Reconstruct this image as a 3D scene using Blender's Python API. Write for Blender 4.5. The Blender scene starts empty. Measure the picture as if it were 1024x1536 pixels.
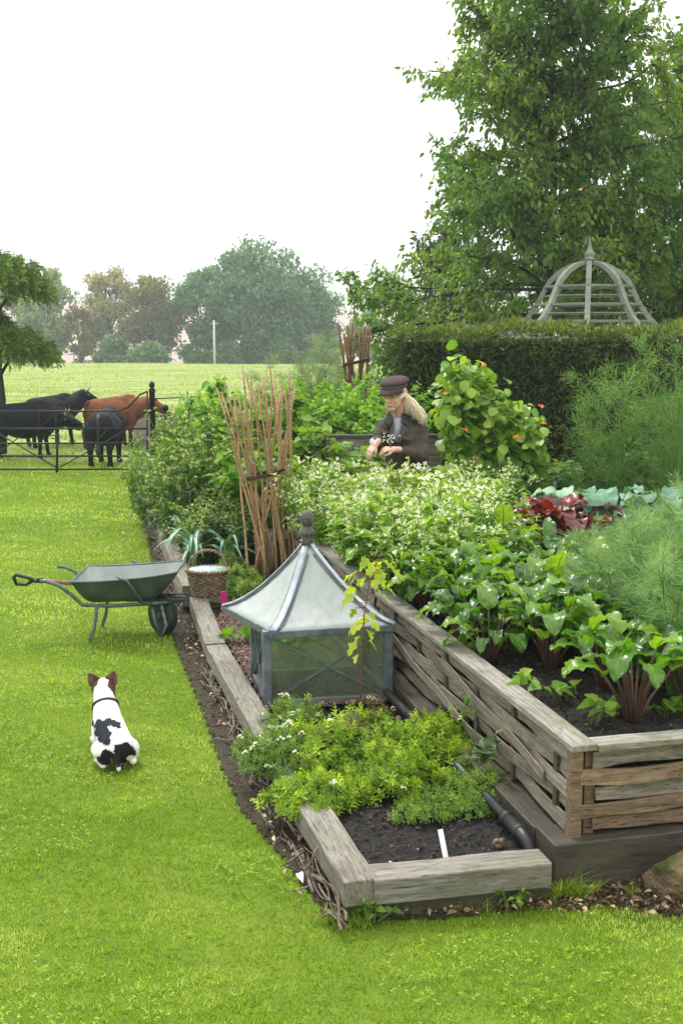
import bpy, bmesh, math, random
import numpy as np
from mathutils import Vector, Matrix, Euler
PI = math.pi; R = math.radians
random.seed(7); rng = np.random.default_rng(7)
S = bpy.context.scene
COL = S.collection
# ------------------------------------------------------------ camera
H = 2.2; F = 1750.0; PITCH = math.atan((768-500)/F)
cam_d = bpy.data.cameras.new('camera'); cam = bpy.data.objects.new('camera', cam_d); COL.objects.link(cam)
cam.location = (0, 0, H); cam.rotation_euler = (R(90)-PITCH, 0, 0)
cam_d.sensor_fit = 'VERTICAL'; cam_d.sensor_height = 36; cam_d.sensor_width = 24; cam_d.lens = 36*F/1536
cam_d.clip_start = .1; cam_d.clip_end = 6000
S.camera = cam
def ray(px, py):
    a = (px-512)/F; b = (768-py)/F
    c, s = math.cos(PITCH), math.sin(PITCH)
    return Vector((a, c+b*s, -s+b*c))
def at(px, py, z=0.0):            # point of the horizontal plane z seen at a measured place
    d = ray(px, py); return Vector((0,0,H)) + d*((z-H)/d.z)
def atY(px, py, Y):
    d = ray(px, py); return Vector((0,0,H)) + d*(Y/d.y)
# ------------------------------------------------------------ tagging
def tag(o, label=None, cat=None, group=None, kind=None):
    if label: o['label'] = label
    if cat: o['category'] = cat
    if group: o['group'] = group
    if kind: o['kind'] = kind
    return o
def empty(name, loc=(0,0,0), rz=0, label=None, cat=None, group=None):
    o = bpy.data.objects.new(name, None); COL.objects.link(o)
    o.location = loc; o.rotation_euler = (0,0,rz); o.empty_display_size = .1
    return tag(o, label, cat, group)
def copy_tree(o, parent=None):
    c = o.copy(); COL.objects.link(c)
    if parent: c.parent = parent
    for ch in list(o.children): copy_tree(ch, c)
    return c
# ------------------------------------------------------------ mesh builder
class MB:
    def __init__(s): s.v=[]; s.l=[]; s.n=[]; s.t=[]; s.m=[]; s.k=0
    def add(s, V, polys, tint=None, mat=0):
        V = np.asarray(V, dtype=np.float32).reshape(-1,3)
        s.v.append(V); 
        s.n.append(np.array([len(p) for p in polys], dtype=np.int32))
        s.l.append(np.concatenate([np.asarray(p, dtype=np.int32) for p in polys])+s.k)
        s.m.append(np.full(len(polys), mat, dtype=np.int32))
        s.t.append(np.full(len(V), .5 if tint is None else tint, dtype=np.float32))
        s.k += len(V); return s
    def inst(s, T, polys, P, X, Y, Z, S_, tint, mat=0):
        # T (n,3) template, P (N,3), axes (N,3), size (N,) or (N,3)
        T = np.asarray(T, dtype=np.float64); N = len(P); n = len(T)
        S_ = np.asarray(S_, dtype=np.float64)
        if S_.ndim == 1: S_ = S_[:,None]*np.ones((1,3))
        if S_.shape[0] != N: S_ = np.broadcast_to(S_, (N,3))
        V = P[:,None,:] + T[None,:,0:1]*S_[:,None,0:1]*X[:,None,:] + T[None,:,1:2]*S_[:,None,1:2]*Y[:,None,:] + T[None,:,2:3]*S_[:,None,2:3]*Z[:,None,:]
        s.v.append(V.reshape(-1,3).astype(np.float32))
        ln = np.array([len(p) for p in polys], dtype=np.int32)
        lp = np.concatenate([np.asarray(p, dtype=np.int32) for p in polys])
        s.l.append((lp[None,:] + (np.arange(N)*n)[:,None] + s.k).reshape(-1).astype(np.int32))
        s.n.append(np.tile(ln, N)); s.m.append(np.full(N*len(polys), mat, dtype=np.int32))
        s.t.append(np.repeat(np.asarray(tint, dtype=np.float32), n)); s.k += N*n
        return s
    def box(s, c, d, rot=None, tint=None, taper=1.0, mat=0):
        x,y,z = d[0]/2,d[1]/2,d[2]/2
        V = np.array([(-x,-y,-z),(x,-y,-z),(x,y,-z),(-x,y,-z),(-x*taper,-y*taper,z),(x*taper,-y*taper,z),(x*taper,y*taper,z),(-x*taper,y*taper,z)])
        if rot is not None: V = V @ np.array(rot.to_matrix() if hasattr(rot,'to_matrix') else rot).T
        return s.add(V+np.array(c), [(0,3,2,1),(4,5,6,7),(0,1,5,4),(1,2,6,5),(2,3,7,6),(3,0,4,7)], tint, mat)
    def tube(s, path, rad, n=8, tint=None, cap=True, mat=0, flat=None):
        path = [Vector(p) for p in path]; m = len(path)
        if not hasattr(rad, '__len__'): rad = [rad]*m
        V=[]; up = None
        for i,p in enumerate(path):
            d = (path[min(i+1,m-1)]-path[max(i-1,0)]).normalized()
            if up is None:
                up = Vector((0,0,1)) if abs(d.z)<.9 else Vector((1,0,0))
            a = d.cross(up); 
            if a.length<1e-4: a = d.cross(Vector((0,1,0)))
            a.normalize(); b = a.cross(d).normalized(); up = b
            for k in range(n):
                t = 2*PI*k/n; V.append(p + (a*math.cos(t)+b*math.sin(t)*(flat or 1))*rad[i])
        F_=[]
        for i in range(m-1):
            for k in range(n):
                k2=(k+1)%n; F_.append((i*n+k, i*n+k2, (i+1)*n+k2, (i+1)*n+k))
        if cap: F_.append(tuple(range(n-1,-1,-1))); F_.append(tuple((m-1)*n+k for k in range(n)))
        return s.add([tuple(v) for v in V], F_, tint, mat)
    def lathe(s, prof, c=(0,0,0), n=16, tint=None, mat=0, axis=None, sx=1, sy=1):
        V=[]; m=len(prof)
        for r,z in prof:
            for k in range(n):
                t=2*PI*k/n; V.append((r*math.cos(t)*sx, r*math.sin(t)*sy, z))
        V = np.array(V)
        if axis is not None: V = V @ np.array(axis).T
        F_=[(i*n+k, i*n+(k+1)%n, (i+1)*n+(k+1)%n, (i+1)*n+k) for i in range(m-1) for k in range(n)]
        if prof[0][0]>1e-4: F_.append(tuple(range(n-1,-1,-1)))
        if prof[-1][0]>1e-4: F_.append(tuple((m-1)*n+k for k in range(n)))
        return s.add(V+np.array(c), F_, tint, mat)
    def ball(s, c, r, n=10, tint=None, mat=0, rot=None):
        if not hasattr(r,'__len__'): r=(r,r,r)
        V=[]; m=n
        for i in range(m+1):
            a=PI*i/m
            for k in range(n): t=2*PI*k/n; V.append((math.sin(a)*math.cos(t)*r[0], math.sin(a)*math.sin(t)*r[1], -math.cos(a)*r[2]))
        V=np.array(V)
        if rot is not None: V = V @ np.array(rot).T
        F_=[(i*n+k, i*n+(k+1)%n, (i+1)*n+(k+1)%n, (i+1)*n+k) for i in range(m) for k in range(n)]
        return s.add(V+np.array(c), F_, tint, mat)
    def mesh(s, name, smooth=True):
        me = bpy.data.meshes.new(name)
        V=np.concatenate(s.v); L=np.concatenate(s.l); n=np.concatenate(s.n); t=np.concatenate(s.t); mi=np.concatenate(s.m)
        me.vertices.add(len(V)); me.vertices.foreach_set('co', V.reshape(-1))
        me.loops.add(len(L)); me.loops.foreach_set('vertex_index', L)
        me.polygons.add(len(n)); st=np.zeros(len(n),dtype=np.int32); st[1:]=np.cumsum(n)[:-1]
        me.polygons.foreach_set('loop_start', st)
        me.polygons.foreach_set('material_index', mi)
        me.polygons.foreach_set('use_smooth', np.full(len(n), smooth, dtype=bool))
        a = me.attributes.new('tint','FLOAT','POINT'); a.data.foreach_set('value', t)
        me.update(calc_edges=True); me.validate(); return me
    def build(s, name, mat, parent=None, smooth=True, loc=None, rot=None, bevel=0):
        me = s.mesh(name, smooth); o = bpy.data.objects.new(name, me); COL.objects.link(o)
        for m_ in (mat if isinstance(mat,(list,tuple)) else [mat]): me.materials.append(m_)
        if parent: o.parent = parent
        if loc is not None: o.location = loc
        if rot is not None: o.rotation_euler = rot
        if bevel:
            b = o.modifiers.new('bevel','BEVEL'); b.width = bevel; b.segments = 2; b.limit_method='ANGLE'
        return o
def nrm(a): return a/np.maximum(np.linalg.norm(a,axis=-1,keepdims=True),1e-9)
def frames(D, roll=None, up=None):
    D = nrm(D); U = np.tile(np.array([0,0,1.]),(len(D),1)) if up is None else up
    U = U + rng.normal(0,.02,D.shape)
    X = nrm(np.cross(D,U)); Z = np.cross(X,D)
    if roll is not None:
        c=np.cos(roll)[:,None]; s_=np.sin(roll)[:,None]; X,Z = X*c+Z*s_, Z*c-X*s_
    return X,D,Z
def leaf_tpl(w=.5, n=4, fold=.12, droop=.25, prof='oval', wave=0., pet=0.0):
    V=[]; 
    for i in range(n+1):
        t=i/n
        if prof=='oval': ww = math.sin(PI*(t**.8))**.8 if 0<t<1 else .03
        elif prof=='lance': ww = (math.sin(PI*t**.6))**.9 if 0<t<1 else .03
        elif prof=='round': ww = math.sqrt(max(0,1-(2*t-1)**2)) if 0<t<1 else .1
        elif prof=='strap': ww = (1-t**3)*.9+.04
        elif prof=='blade': ww = 1-t*.96
        elif prof=='lobed': ww = (math.sin(PI*t**.7)**.7)*(.72+.28*math.cos(t*PI*5)) if 0<t<1 else .05
        ww = max(ww,.02)*w/2; y=t; z=-droop*t*t
        zw = fold*ww*2 + wave*math.sin(t*9)
        V += [(-ww,y,z+zw),(0,y,z),(ww,y,z+fold*ww*2-wave*math.sin(t*9+1))]
    Fs=[]
    for i in range(n):
        a=i*3; Fs += [(a,a+1,a+4,a+3),(a+1,a+2,a+5,a+4)]
    return np.array(V),Fs
def rdir(N, zmin=-1, zmax=1):
    z=rng.uniform(zmin,zmax,N); t=rng.uniform(0,2*PI,N); r=np.sqrt(1-z*z)
    return np.stack([r*np.cos(t),r*np.sin(t),z],1)
# ------------------------------------------------------------ remeshed bodies (one continuous surface from tapered limbs)
def capsule(mb, a, b, ra, rb, n=12):
    a=Vector(a); b=Vector(b); d=b-a; L=d.length
    if L<1e-5: return mb.ball(a, ra, n)
    q = Vector((0,0,1)).rotation_difference(d).to_matrix()
    prof=[]
    for i in range(5): t=-PI/2+PI/2*i/4; prof.append((max(ra*math.cos(t),1e-5), ra*math.sin(t)))
    for i in range(5): t=PI/2*i/4; prof.append((max(rb*math.cos(t),1e-5), L+rb*math.sin(t)))
    return mb.lathe(prof, a, n, axis=q)
def blob(mb, name, voxel, smooth=2, mats=None, parent=None, loc=None, rot=None):
    o = mb.build(name, mats, None)
    m = o.modifiers.new('r','REMESH'); m.mode='VOXEL'; m.voxel_size=voxel; m.use_smooth_shade=True
    if smooth:
        k = o.modifiers.new('s','SMOOTH'); k.factor=.5; k.iterations=smooth
    dg = bpy.context.evaluated_depsgraph_get(); dg.update()
    me = bpy.data.meshes.new_from_object(o.evaluated_get(dg)); me.name=name
    o.modifiers.clear(); old=o.data; o.data=me; bpy.data.meshes.remove(old)
    for p in me.polygons: p.use_smooth=True
    if parent: o.parent=parent
    if loc is not None: o.location=loc
    if rot is not None: o.rotation_euler=rot
    return o
def paint(o, fn, attr='col'):
    me=o.data; a=me.attributes.new(attr,'FLOAT_COLOR','POINT')
    V=np.empty(len(me.vertices)*3); me.vertices.foreach_get('co',V); V=V.reshape(-1,3)
    C=np.ones((len(V),4)); C[:,:3]=fn(V); a.data.foreach_set('color',C.reshape(-1))
# ------------------------------------------------------------ materials
class NT:
    def __init__(s,name):
        s.m=bpy.data.materials.new(name); s.m.use_nodes=True; s.t=s.m.node_tree; s.t.nodes.clear()
        s.out=s.t.nodes.new('ShaderNodeOutputMaterial')
    def n(s,typ,**kw):
        o=s.t.nodes.new('ShaderNode'+typ)
        for k,v in kw.items():
            if k.startswith('_'): setattr(o,k[1:],v)
        for k,v in kw.items():
            if not k.startswith('_'):
                key = int(k[1:]) if k[0]=='i' and k[1:].isdigit() else k.replace('__',' ')
                if isinstance(v, bpy.types.NodeSocket): s.t.links.new(v,o.inputs[key])
                else: o.inputs[key].default_value=v
        return o
    def ramp(s,fac,stops):
        o=s.t.nodes.new('ShaderNodeValToRGB'); s.t.links.new(fac,o.inputs[0]); e=o.color_ramp.elements
        while len(e)<len(stops): e.new(.5)
        for k,(p,c) in enumerate(stops): e[k].position=p; e[k].color=(c[0],c[1],c[2],1) if hasattr(c,'__len__') else (c,c,c,1)
        return o.outputs[0]
    def mix(s,f,a,b,mode='MIX'):
        o=s.t.nodes.new('ShaderNodeMix'); o.data_type='RGBA'; o.blend_type=mode
        for sock,v in ((o.inputs[0],f),(o.inputs[6],a),(o.inputs[7],b)):
            if isinstance(v,bpy.types.NodeSocket): s.t.links.new(v,sock)
            else: sock.default_value = v if not hasattr(v,'__len__') else (v[0],v[1],v[2],1)
        return o.outputs[2]
    def math(s,op,a,b=0):
        o=s.t.nodes.new('ShaderNodeMath'); o.operation=op
        for i,v in enumerate((a,b)):
            if isinstance(v,bpy.types.NodeSocket): s.t.links.new(v,o.inputs[i])
            else: o.inputs[i].default_value=v
        return o.outputs[0]
    def coord(s,scale=(1,1,1),kind='Object',rot=(0,0,0)):
        c=s.n('TexCoord'); m=s.n('Mapping'); s.t.links.new(c.outputs[kind],m.inputs[0]); m.inputs['Scale'].default_value=scale; m.inputs['Rotation'].default_value=rot
        return m.outputs[0]
    def noise(s,vec,scale,detail=4,rough=.55,dist=0):
        return s.n('TexNoise',Vector=vec,Scale=float(scale),Detail=float(detail),Roughness=float(rough),Distortion=float(dist)).outputs[0]
    def bump(s,h,strength=.5,dist=.01):
        return s.n('Bump',Height=h,Strength=strength,Distance=dist).outputs[0]
    def fin(s,sh): s.t.links.new(sh,s.out.inputs[0]); return s.m
def principled(nt,color,rough=.6,spec=.4,metal=0.,normal=None,**kw):
    b=nt.n('BsdfPrincipled'); 
    for key,v in (('Base Color',color),('Roughness',rough),('Specular IOR Level',spec),('Metallic',metal),('Normal',normal)):
        if v is None: continue
        if isinstance(v,bpy.types.NodeSocket): nt.t.links.new(v,b.inputs[key])
        elif hasattr(v,'__len__'): b.inputs[key].default_value=(v[0],v[1],v[2],1)
        else: b.inputs[key].default_value=v
    for k,v in kw.items(): b.inputs[k.replace('__',' ')].default_value=v
    return b.outputs[0]
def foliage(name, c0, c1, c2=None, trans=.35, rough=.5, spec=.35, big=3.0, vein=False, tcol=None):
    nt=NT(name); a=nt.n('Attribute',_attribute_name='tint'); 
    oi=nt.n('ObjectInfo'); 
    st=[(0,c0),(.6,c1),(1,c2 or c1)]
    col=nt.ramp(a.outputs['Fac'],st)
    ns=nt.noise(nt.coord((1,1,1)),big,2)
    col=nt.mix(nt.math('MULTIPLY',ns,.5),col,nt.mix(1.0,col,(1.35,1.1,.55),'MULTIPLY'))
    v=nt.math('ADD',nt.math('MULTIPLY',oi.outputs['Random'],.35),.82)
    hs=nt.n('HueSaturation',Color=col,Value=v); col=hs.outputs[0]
    if vein:
        n2=nt.noise(nt.coord((1,1,1)),35,2); col=nt.mix(nt.ramp(n2,[(.45,0),(.7,.45)]),col,nt.mix(1.0,col,(1.5,1.4,1.3),'MULTIPLY'))
    nrm_ = nt.bump(nt.n('TexVoronoi',Vector=nt.coord(),Scale=38.,_feature='SMOOTH_F1').outputs['Distance'] if vein else nt.noise(nt.coord(),60,2),.55 if vein else .2,.012)
    p=principled(nt,col,rough,spec,normal=nrm_)
    tc=nt.mix(1.0,col,tcol or (1.5,1.5,.5),'MULTIPLY')
    t=nt.n('BsdfTranslucent',Color=tc)
    m=nt.n('MixShader',Fac=trans,i1=p,i2=t.outputs[0])
    return nt.fin(m.outputs[0])
def plain(name,c,rough=.6,spec=.4,metal=0.,var=.25,scale=12,bump=.2,bd=.004,c2=None,bs=60):
    nt=NT(name); vec=nt.coord(); n=nt.noise(vec,scale,5,.6)
    c2=c2 or tuple(x*(1-var) for x in c)
    col=nt.mix(nt.ramp(n,[(.35,0),(.65,1)]),c,c2)
    return nt.fin(principled(nt,col,rough,spec,metal,nt.bump(nt.noise(vec,bs,4),bump,bd)))
def wood(name, light, dark, green=.0, scale=1.0, rough=.75, gloss=.3, gcol=(.16,.17,.07), crack=.8):
    nt=NT(name); vec=nt.coord((1.5*scale,21*scale,21*scale)); 
    oi=nt.n('ObjectInfo'); vadd=nt.n('VectorMath',_operation='ADD'); nt.t.links.new(vec,vadd.inputs[0]); 
    cx=nt.n('CombineXYZ',X=nt.math('MULTIPLY',oi.outputs['Random'],37.)); nt.t.links.new(cx.outputs[0],vadd.inputs[1]); vec=vadd.outputs[0]
    g=nt.noise(vec,3.0,6,.65,.6); g2=nt.noise(vec,9.0,4,.6)
    col=nt.mix(nt.ramp(g,[(.28,0),(.68,1)]),dark,light)
    big=nt.noise(nt.coord((1,1,1)),3.5,4,.6)
    col=nt.mix(nt.ramp(big,[(.4,0),(.7,.55)]),col,nt.mix(1.0,col,(.55,.5,.45),'MULTIPLY'))
    if green: col=nt.mix(nt.math('MULTIPLY',nt.ramp(nt.noise(nt.coord((1,1,1)),5.5,5,.65),[(.48,0),(.66,1)]),green),col,gcol)
    cr=nt.ramp(g2,[(.33,0),(.42,1)])
    col=nt.mix(crack,col,nt.mix(cr,(dark[0]*.3,dark[1]*.3,dark[2]*.3),col))
    val=nt.math('ADD',nt.math('MULTIPLY',oi.outputs['Random'],.3),.85)
    col=nt.n('HueSaturation',Color=col,Value=val).outputs[0]
    hgt=nt.math('ADD',nt.math('MULTIPLY',g,.5),cr)
    return nt.fin(principled(nt,col,nt.ramp(big,[(.3,rough-.2),(.7,rough+.1)]),gloss,normal=nt.bump(hgt,.6,.006)))
def vcol(name,rough=.6,spec=.3,bs=120,bump=.3,bd=.004,sheen=0):
    nt=NT(name); a=nt.n('Attribute',_attribute_name='col')
    n=nt.noise(nt.coord(),bs,4)
    c=nt.mix(nt.math('MULTIPLY',n,.5),a.outputs['Color'],nt.mix(1.,a.outputs['Color'],(.6,.6,.6),'MULTIPLY'))
    return nt.fin(principled(nt,c,rough,spec,normal=nt.bump(n,bump,bd),Sheen__Weight=sheen))
# ================================================================= SETTING
def gz(X,Y):                       # ground height
    X=np.asarray(X,float); Y=np.asarray(Y,float)
    z=np.zeros(np.broadcast(X,Y).shape)
    f=np.clip((Y-21)/25,0,1)*np.clip((90-Y)/10,0,1)
    z=z+f*(.10*np.sin(X*.13+1)*np.cos(Y*.11)+.05*np.sin(X*.4+Y*.31))
    z=z+np.where(Y>86, -np.minimum((Y-86)*.085,2.8),0)
    z=z+np.where(Y>135,(Y-135)*.052*(1+.12*np.sin(X*.012)),0)
    z=np.where(Y>430, 14-2*np.clip((Y-430)/100,0,1), z)
    return z
def ground_mat():
    nt=NT('ground'); g=nt.n('NewGeometry'); sx=nt.n('SeparateXYZ',Vector=g.outputs['Position'])
    pos=g.outputs['Position']
    n1=nt.noise(pos,.9,5,.6); n2=nt.noise(pos,14,4,.7); n3=nt.noise(pos,.12,3)
    lawn=nt.mix(nt.ramp(n2,[(.3,0),(.7,1)]),(.045,.085,.005),(.10,.17,.010))
    lawn=nt.mix(nt.ramp(n1,[(.35,0),(.7,.7)]),lawn,(.16,.21,.03))
    mp=nt.n('Mapping',Vector=pos); mp.inputs['Scale'].default_value=(.25,1.4,1)
    n4=nt.noise(mp.outputs[0],.55,6,.65)
    field=nt.mix(nt.ramp(n4,[(.38,0),(.62,1)]),(.15,.21,.04),(.30,.34,.12))
    field=nt.mix(nt.ramp(nt.noise(mp.outputs[0],3.,5,.7),[(.45,0),(.8,.6)]),field,(.10,.15,.03))
    c=nt.mix(nt.ramp(nt.math('DIVIDE',sx.outputs[1],100.),[(.17,0),(.24,1)]),lawn,field)
    ph=nt.mix(nt.ramp(n3,[(.3,0),(.7,1)]),(.27,.20,.175),(.37,.28,.25))
    c=nt.mix(nt.ramp(nt.math('DIVIDE',sx.outputs[1],1000.),[(.13,0),(.14,1)]),c,ph)
    return nt.fin(principled(nt,c,.9,.1,normal=nt.bump(n2,.5,.03)))
def grid(name,xs,ys,zf,mat,kind='structure'):
    X,Y=np.meshgrid(xs,ys); Z=zf(X,Y); nx=len(xs); ny=len(ys)
    i=np.arange(nx-1)[None,:]+np.arange(ny-1)[:,None]*nx; i=i.reshape(-1)
    mb=MB(); mb.add(np.stack([X,Y,Z],-1).reshape(-1,3), np.stack([i,i+1,i+nx+1,i+nx],1).tolist())
    return tag(mb.build(name,mat),kind=kind)
ys=np.concatenate([np.linspace(-30,18,30),np.linspace(19,100,82),np.linspace(102,200,40),np.linspace(210,1400,50)])
xs=np.concatenate([np.linspace(-900,-90,30),np.linspace(-80,80,81),np.linspace(90,900,30)])
grid('ground',xs,ys,gz,ground_mat())
# hills
def hill(name,Y0,prof,col,w=1500,depth=700):
    xs=np.linspace(-w,w,260); ys=np.linspace(Y0,Y0+depth,24)
    r_=np.random.default_rng(5)
    ph=r_.uniform(0,6,8)
    def zf(X,Y):
        t=(Y-Y0)/depth; base=prof(X)*np.sin(np.clip(t*1.2+.02,0,1)*PI/2)
        rough=sum(np.sin(X*.02*(1.7**k)+ph[k])*2.6/(1.45**k) for k in range(8))
        return 8+base+rough*np.clip(t*6,0,1)*.45
    nt=NT(name); n=nt.noise(nt.n('NewGeometry').outputs['Position'],.012,5,.7)
    m=nt.fin(principled(nt,nt.mix(nt.ramp(n,[(.42,0),(.55,1)]),col,(col[0]*2.6,col[1]*2.2,col[2]*1.5)),.9,.05))
    grid(name,xs,ys,zf,m)
hill('hill',700,lambda X: 38+20*np.exp(-((X+40)/110)**2)-12*np.exp(-((X+300)/120)**2)+16*np.exp(-((X-120)/200)**2),(.05,.075,.05))
# haze
def haze():
    b=MB(); z0,z1=-6,92
    b.box((0,620,(z0+z1)/2),(2900,1500,z1-z0))
    nt=NT('haze'); v=nt.t.nodes.new('ShaderNodeVolumePrincipled')
    v.inputs['Color'].default_value=(.86,.93,.97,1); v.inputs['Density'].default_value=.0010; v.inputs['Anisotropy'].default_value=.2
    nt.t.links.new(v.outputs[0],nt.out.inputs['Volume'])
    o=b.build('haze',nt.m,smooth=False); tag(o,'pale damp haze hanging over the field and trees','haze',kind='stuff')
haze()
# ---- soil strip, soil in beds, bark path
def soil_mat(name,c0,c1,c2=None,scale=30,bs=45,bd=.02):
    nt=NT(name); p=nt.n('NewGeometry').outputs['Position']
    n=nt.noise(p,scale,6,.7); n2=nt.noise(p,4,4,.6)
    v=nt.n('TexVoronoi',Vector=p,Scale=float(bs))
    col=nt.mix(nt.ramp(n,[(.35,0),(.65,1)]),c0,c1)
    if c2: col=nt.mix(nt.ramp(n2,[(.45,0),(.65,1)]),col,c2)
    h=nt.math('ADD',n,nt.math('MULTIPLY',v.outputs['Distance'],.6))
    return nt.fin(principled(nt,col,.85,.25,normal=nt.bump(h,1.,bd)))
M_soil=soil_mat('dark_soil',(.006,.0055,.006),(.03,.026,.024))
M_earth=soil_mat('brown_earth',(.018,.012,.008),(.07,.05,.035),(.05,.045,.02))
M_bark=soil_mat('bark_mulch',(.05,.028,.024),(.2,.13,.12),scale=60,bs=70)
def sheet(name,poly,mat,z=.004,amp=.012,step=.03,kind='structure'):
    # fills a polygon with a bumpy grid of cells
    P=np.array([(p[0],p[1]) for p in poly]); x0,y0=P.min(0); x1,y1=P.max(0)
    xs=np.arange(x0,x1+step,step); ys=np.arange(y0,y1+step,step); nx=len(xs)
    X,Y=np.meshgrid(xs,ys); 
    def inside(x,y):
        r=np.zeros(x.shape,bool); n=len(P)
        for i in range(n):
            a=P[i]; b=P[(i+1)%n]
            c=((a[1]>y)!=(b[1]>y))&(x<(b[0]-a[0])*(y-a[1])/(b[1]-a[1]+1e-12)+a[0]); r^=c
        return r
    h=amp*(np.sin(X*9+Y*3)*.3+np.sin(X*23+1)*np.sin(Y*19)*.4)+rng.uniform(-.5,.5,X.shape)*amp
    C=inside(X[:-1,:-1]+step/2,Y[:-1,:-1]+step/2)
    jj,ii=np.nonzero(C); a=jj*nx+ii
    mb=MB(); mb.add(np.stack([X,Y,z+h+amp],-1).reshape(-1,3),np.stack([a,a+1,a+nx+1,a+nx],1).tolist())
    return tag(mb.build(name,mat,smooth=False),kind=kind)
# edge of the lawn where it meets the bare earth beside the timber
LE=[(500,1392),(470,1350),(430,1300),(395,1255),(360,1215),(335,1160),(318,1110),(300,1060),(275,1000),(252,938),(258,905),(235,880),(222,810),(208,730),(200,700)]
LEw=[at(x,y) for x,y in LE]
# ================================================================= TIMBER BEDS
M_beam=wood('weathered_beam',(.27,.25,.21),(.085,.075,.058),green=.35,gcol=(.13,.14,.07),gloss=.4)
M_beamdark=wood('dark_beam',(.085,.068,.05),(.018,.015,.012),green=.4,gcol=(.07,.07,.03),gloss=.45,rough=.6)
M_board=wood('grey_oak_board',(.31,.27,.22),(.07,.057,.044),green=.3,gcol=(.14,.13,.06),scale=1.5)
M_oak=wood('brown_oak_board',(.28,.19,.12),(.05,.03,.018),green=.15,scale=1.1)
M_cap=wood('capping_board',(.34,.325,.285),(.13,.115,.09),green=.5,gcol=(.13,.13,.05),scale=1.2)
M_twig=plain('willow_twig',(.20,.16,.12),.7,.3,var=.6,scale=25,c2=(.06,.045,.035))
M_dark=plain('black_plastic',(.010,.010,.012),.4,.4,scale=6,c2=(.025,.024,.024))
BA=R(14.0); U=Vector((-math.sin(BA),math.cos(BA),0)); V_=Vector((math.cos(BA),math.sin(BA),0))
def beam(p0,p1,w,h,z,name='railway_sleeper',mat=None,label=None,group=None,side=1,parent=None,cat='sleeper'):
    # p0,p1 = ends of the outer top edge; body lies to the right and below
    p0=Vector((p0[0],p0[1],z)); p1=Vector((p1[0],p1[1],z)); d=(p1-p0); L=d.length; d.normalize()
    ang=math.atan2(d.y,d.x); n=Vector((d.y,-d.x,0))*side
    c=(p0+p1)/2+n*w/2-Vector((0,0,h/2))
    mb=MB(); k=max(2,int(L/.12)); V=[];
    for i in range(k+1):
        x=-L/2+L*i/k; j=lambda: random.uniform(-.0025,.0025)
        V+=[(x,-w/2+j(),-h/2+j()),(x,w/2+j(),-h/2+j()),(x,w/2+j(),h/2+j()),(x,-w/2+j(),h/2+j())]
    Fs=[(0,1,2,3),(k*4+3,k*4+2,k*4+1,k*4)]
    for i in range(k):
        a=i*4; 
        for q in range(4): Fs.append((a+q,a+4+q,a+4+(q+1)%4,a+(q+1)%4))
    mb.add(V,Fs)
    o=mb.build(name,mat or M_beam,parent,smooth=False,loc=c,rot=(0,0,ang),bevel=.006)
    if label: tag(o,label,cat,group)
    return o
ZB=.18
e1=[at(516,1324,ZB),at(384,1106,ZB)]; e2=[at(383.5,1105,ZB),at(309,968,ZB)]; e3=[at(308,966,ZB),at(284,896,ZB)]
G1='grey timber beams edging the low bed'
beam(*e1,.135,.10,ZB,label='grey beam at the near corner running back under the golden herb clump',group=G1)
beam(*e2,.135,.10,ZB,label='grey beam running past the left side of the glazed cold frame',group=G1)
beam(*e3,.135,.10,ZB+.002,label='grey beam that carries the wicker basket',group=G1)
e4=[at(273,879,.22),at(229,773,.22)]; e5=[at(228.6,772,.22),at(203,690,.22)]
beam(*e4,.13,.17,.22,label='higher grey beam with a square cut end beside the wheelbarrow nose',group=G1)
beam(*e5,.13,.17,.222,label='far grey beam between the leeks and the strip of bare earth',group=G1)
f0=at(561.5,1321,ZB); f1=at(828,1295,ZB); 
beam(f0,f1,.14,.10,ZB,side=-1,label='front grey beam closing the low bed, with pale stones behind it',group=G1)
lob=beam(f0+Vector((.0,.03,0)),f1+Vector((0,.03,0)),.10,.075,.078,side=-1,mat=M_beamdark,label='thin dark strip filling the slit under the front beam of the low bed',group='dark sleepers')  # dark filler strip closing the slit beneath the front beam

strip=[(p.x,p.y) for p in LEw]
right=[at(560,1392),at(860,1360),at(1040,1372),at(1040,1280),at(560,1310)]
inner=[e5[1]+Vector((.05,0,0)),e4[0]+Vector((.05,0,0)),e3[1]+Vector((.06,0,0)),e2[1]+Vector((.06,0,0)),e1[1]+Vector((.06,0,0)),e1[0]+Vector((.06,0.1,0))]
inner0=list(inner)
sheet('soil_strip',[(q.x,q.y) for q in LEw]+[(q.x,q.y) for q in inner],M_earth,.004,.01)
rb0=at(857,1256,.22)
sheet('front_earth',[(q.x,q.y) for q in (at(545,1385),at(640,1383),at(760,1368),at(870,1352),at(960,1368),at(1060,1388),at(1060,1290),at(560,1325))],M_earth,.004,.008)
low=[e1[0]+V_*.06+U*.06,e2[0]+V_*.06,e2[1]+V_*.06,e3[1]+V_*.06,rb0+U*4.6-V_*.02,rb0+U*.15-V_*.02,f1+U*.06]
low0=list(low)
sheet('low_bed_soil',[(q.x,q.y) for q in low],M_soil,.085,.016,.035)
bk=[at(323,937,.12),at(400,1068,.12),at(583,1056,.12),at(590,1000,.12),at(560,905,.12),at(420,890,.12),at(345,888,.12)]
bk0=list(bk)
sheet('bark_mulch',[(q.x,q.y) for q in bk],M_bark,.118,.012,.03)
fb=[e3[1]+V_*.05,e5[1]+V_*.05,at(205,640)+U*3,at(430,640)+U*3,rb0+U*7.5-V_*.1,rb0+U*4.3-V_*.1]
sheet('border_soil',[(q.x,q.y) for q in fb],M_earth,.10,.02,.08)
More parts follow.
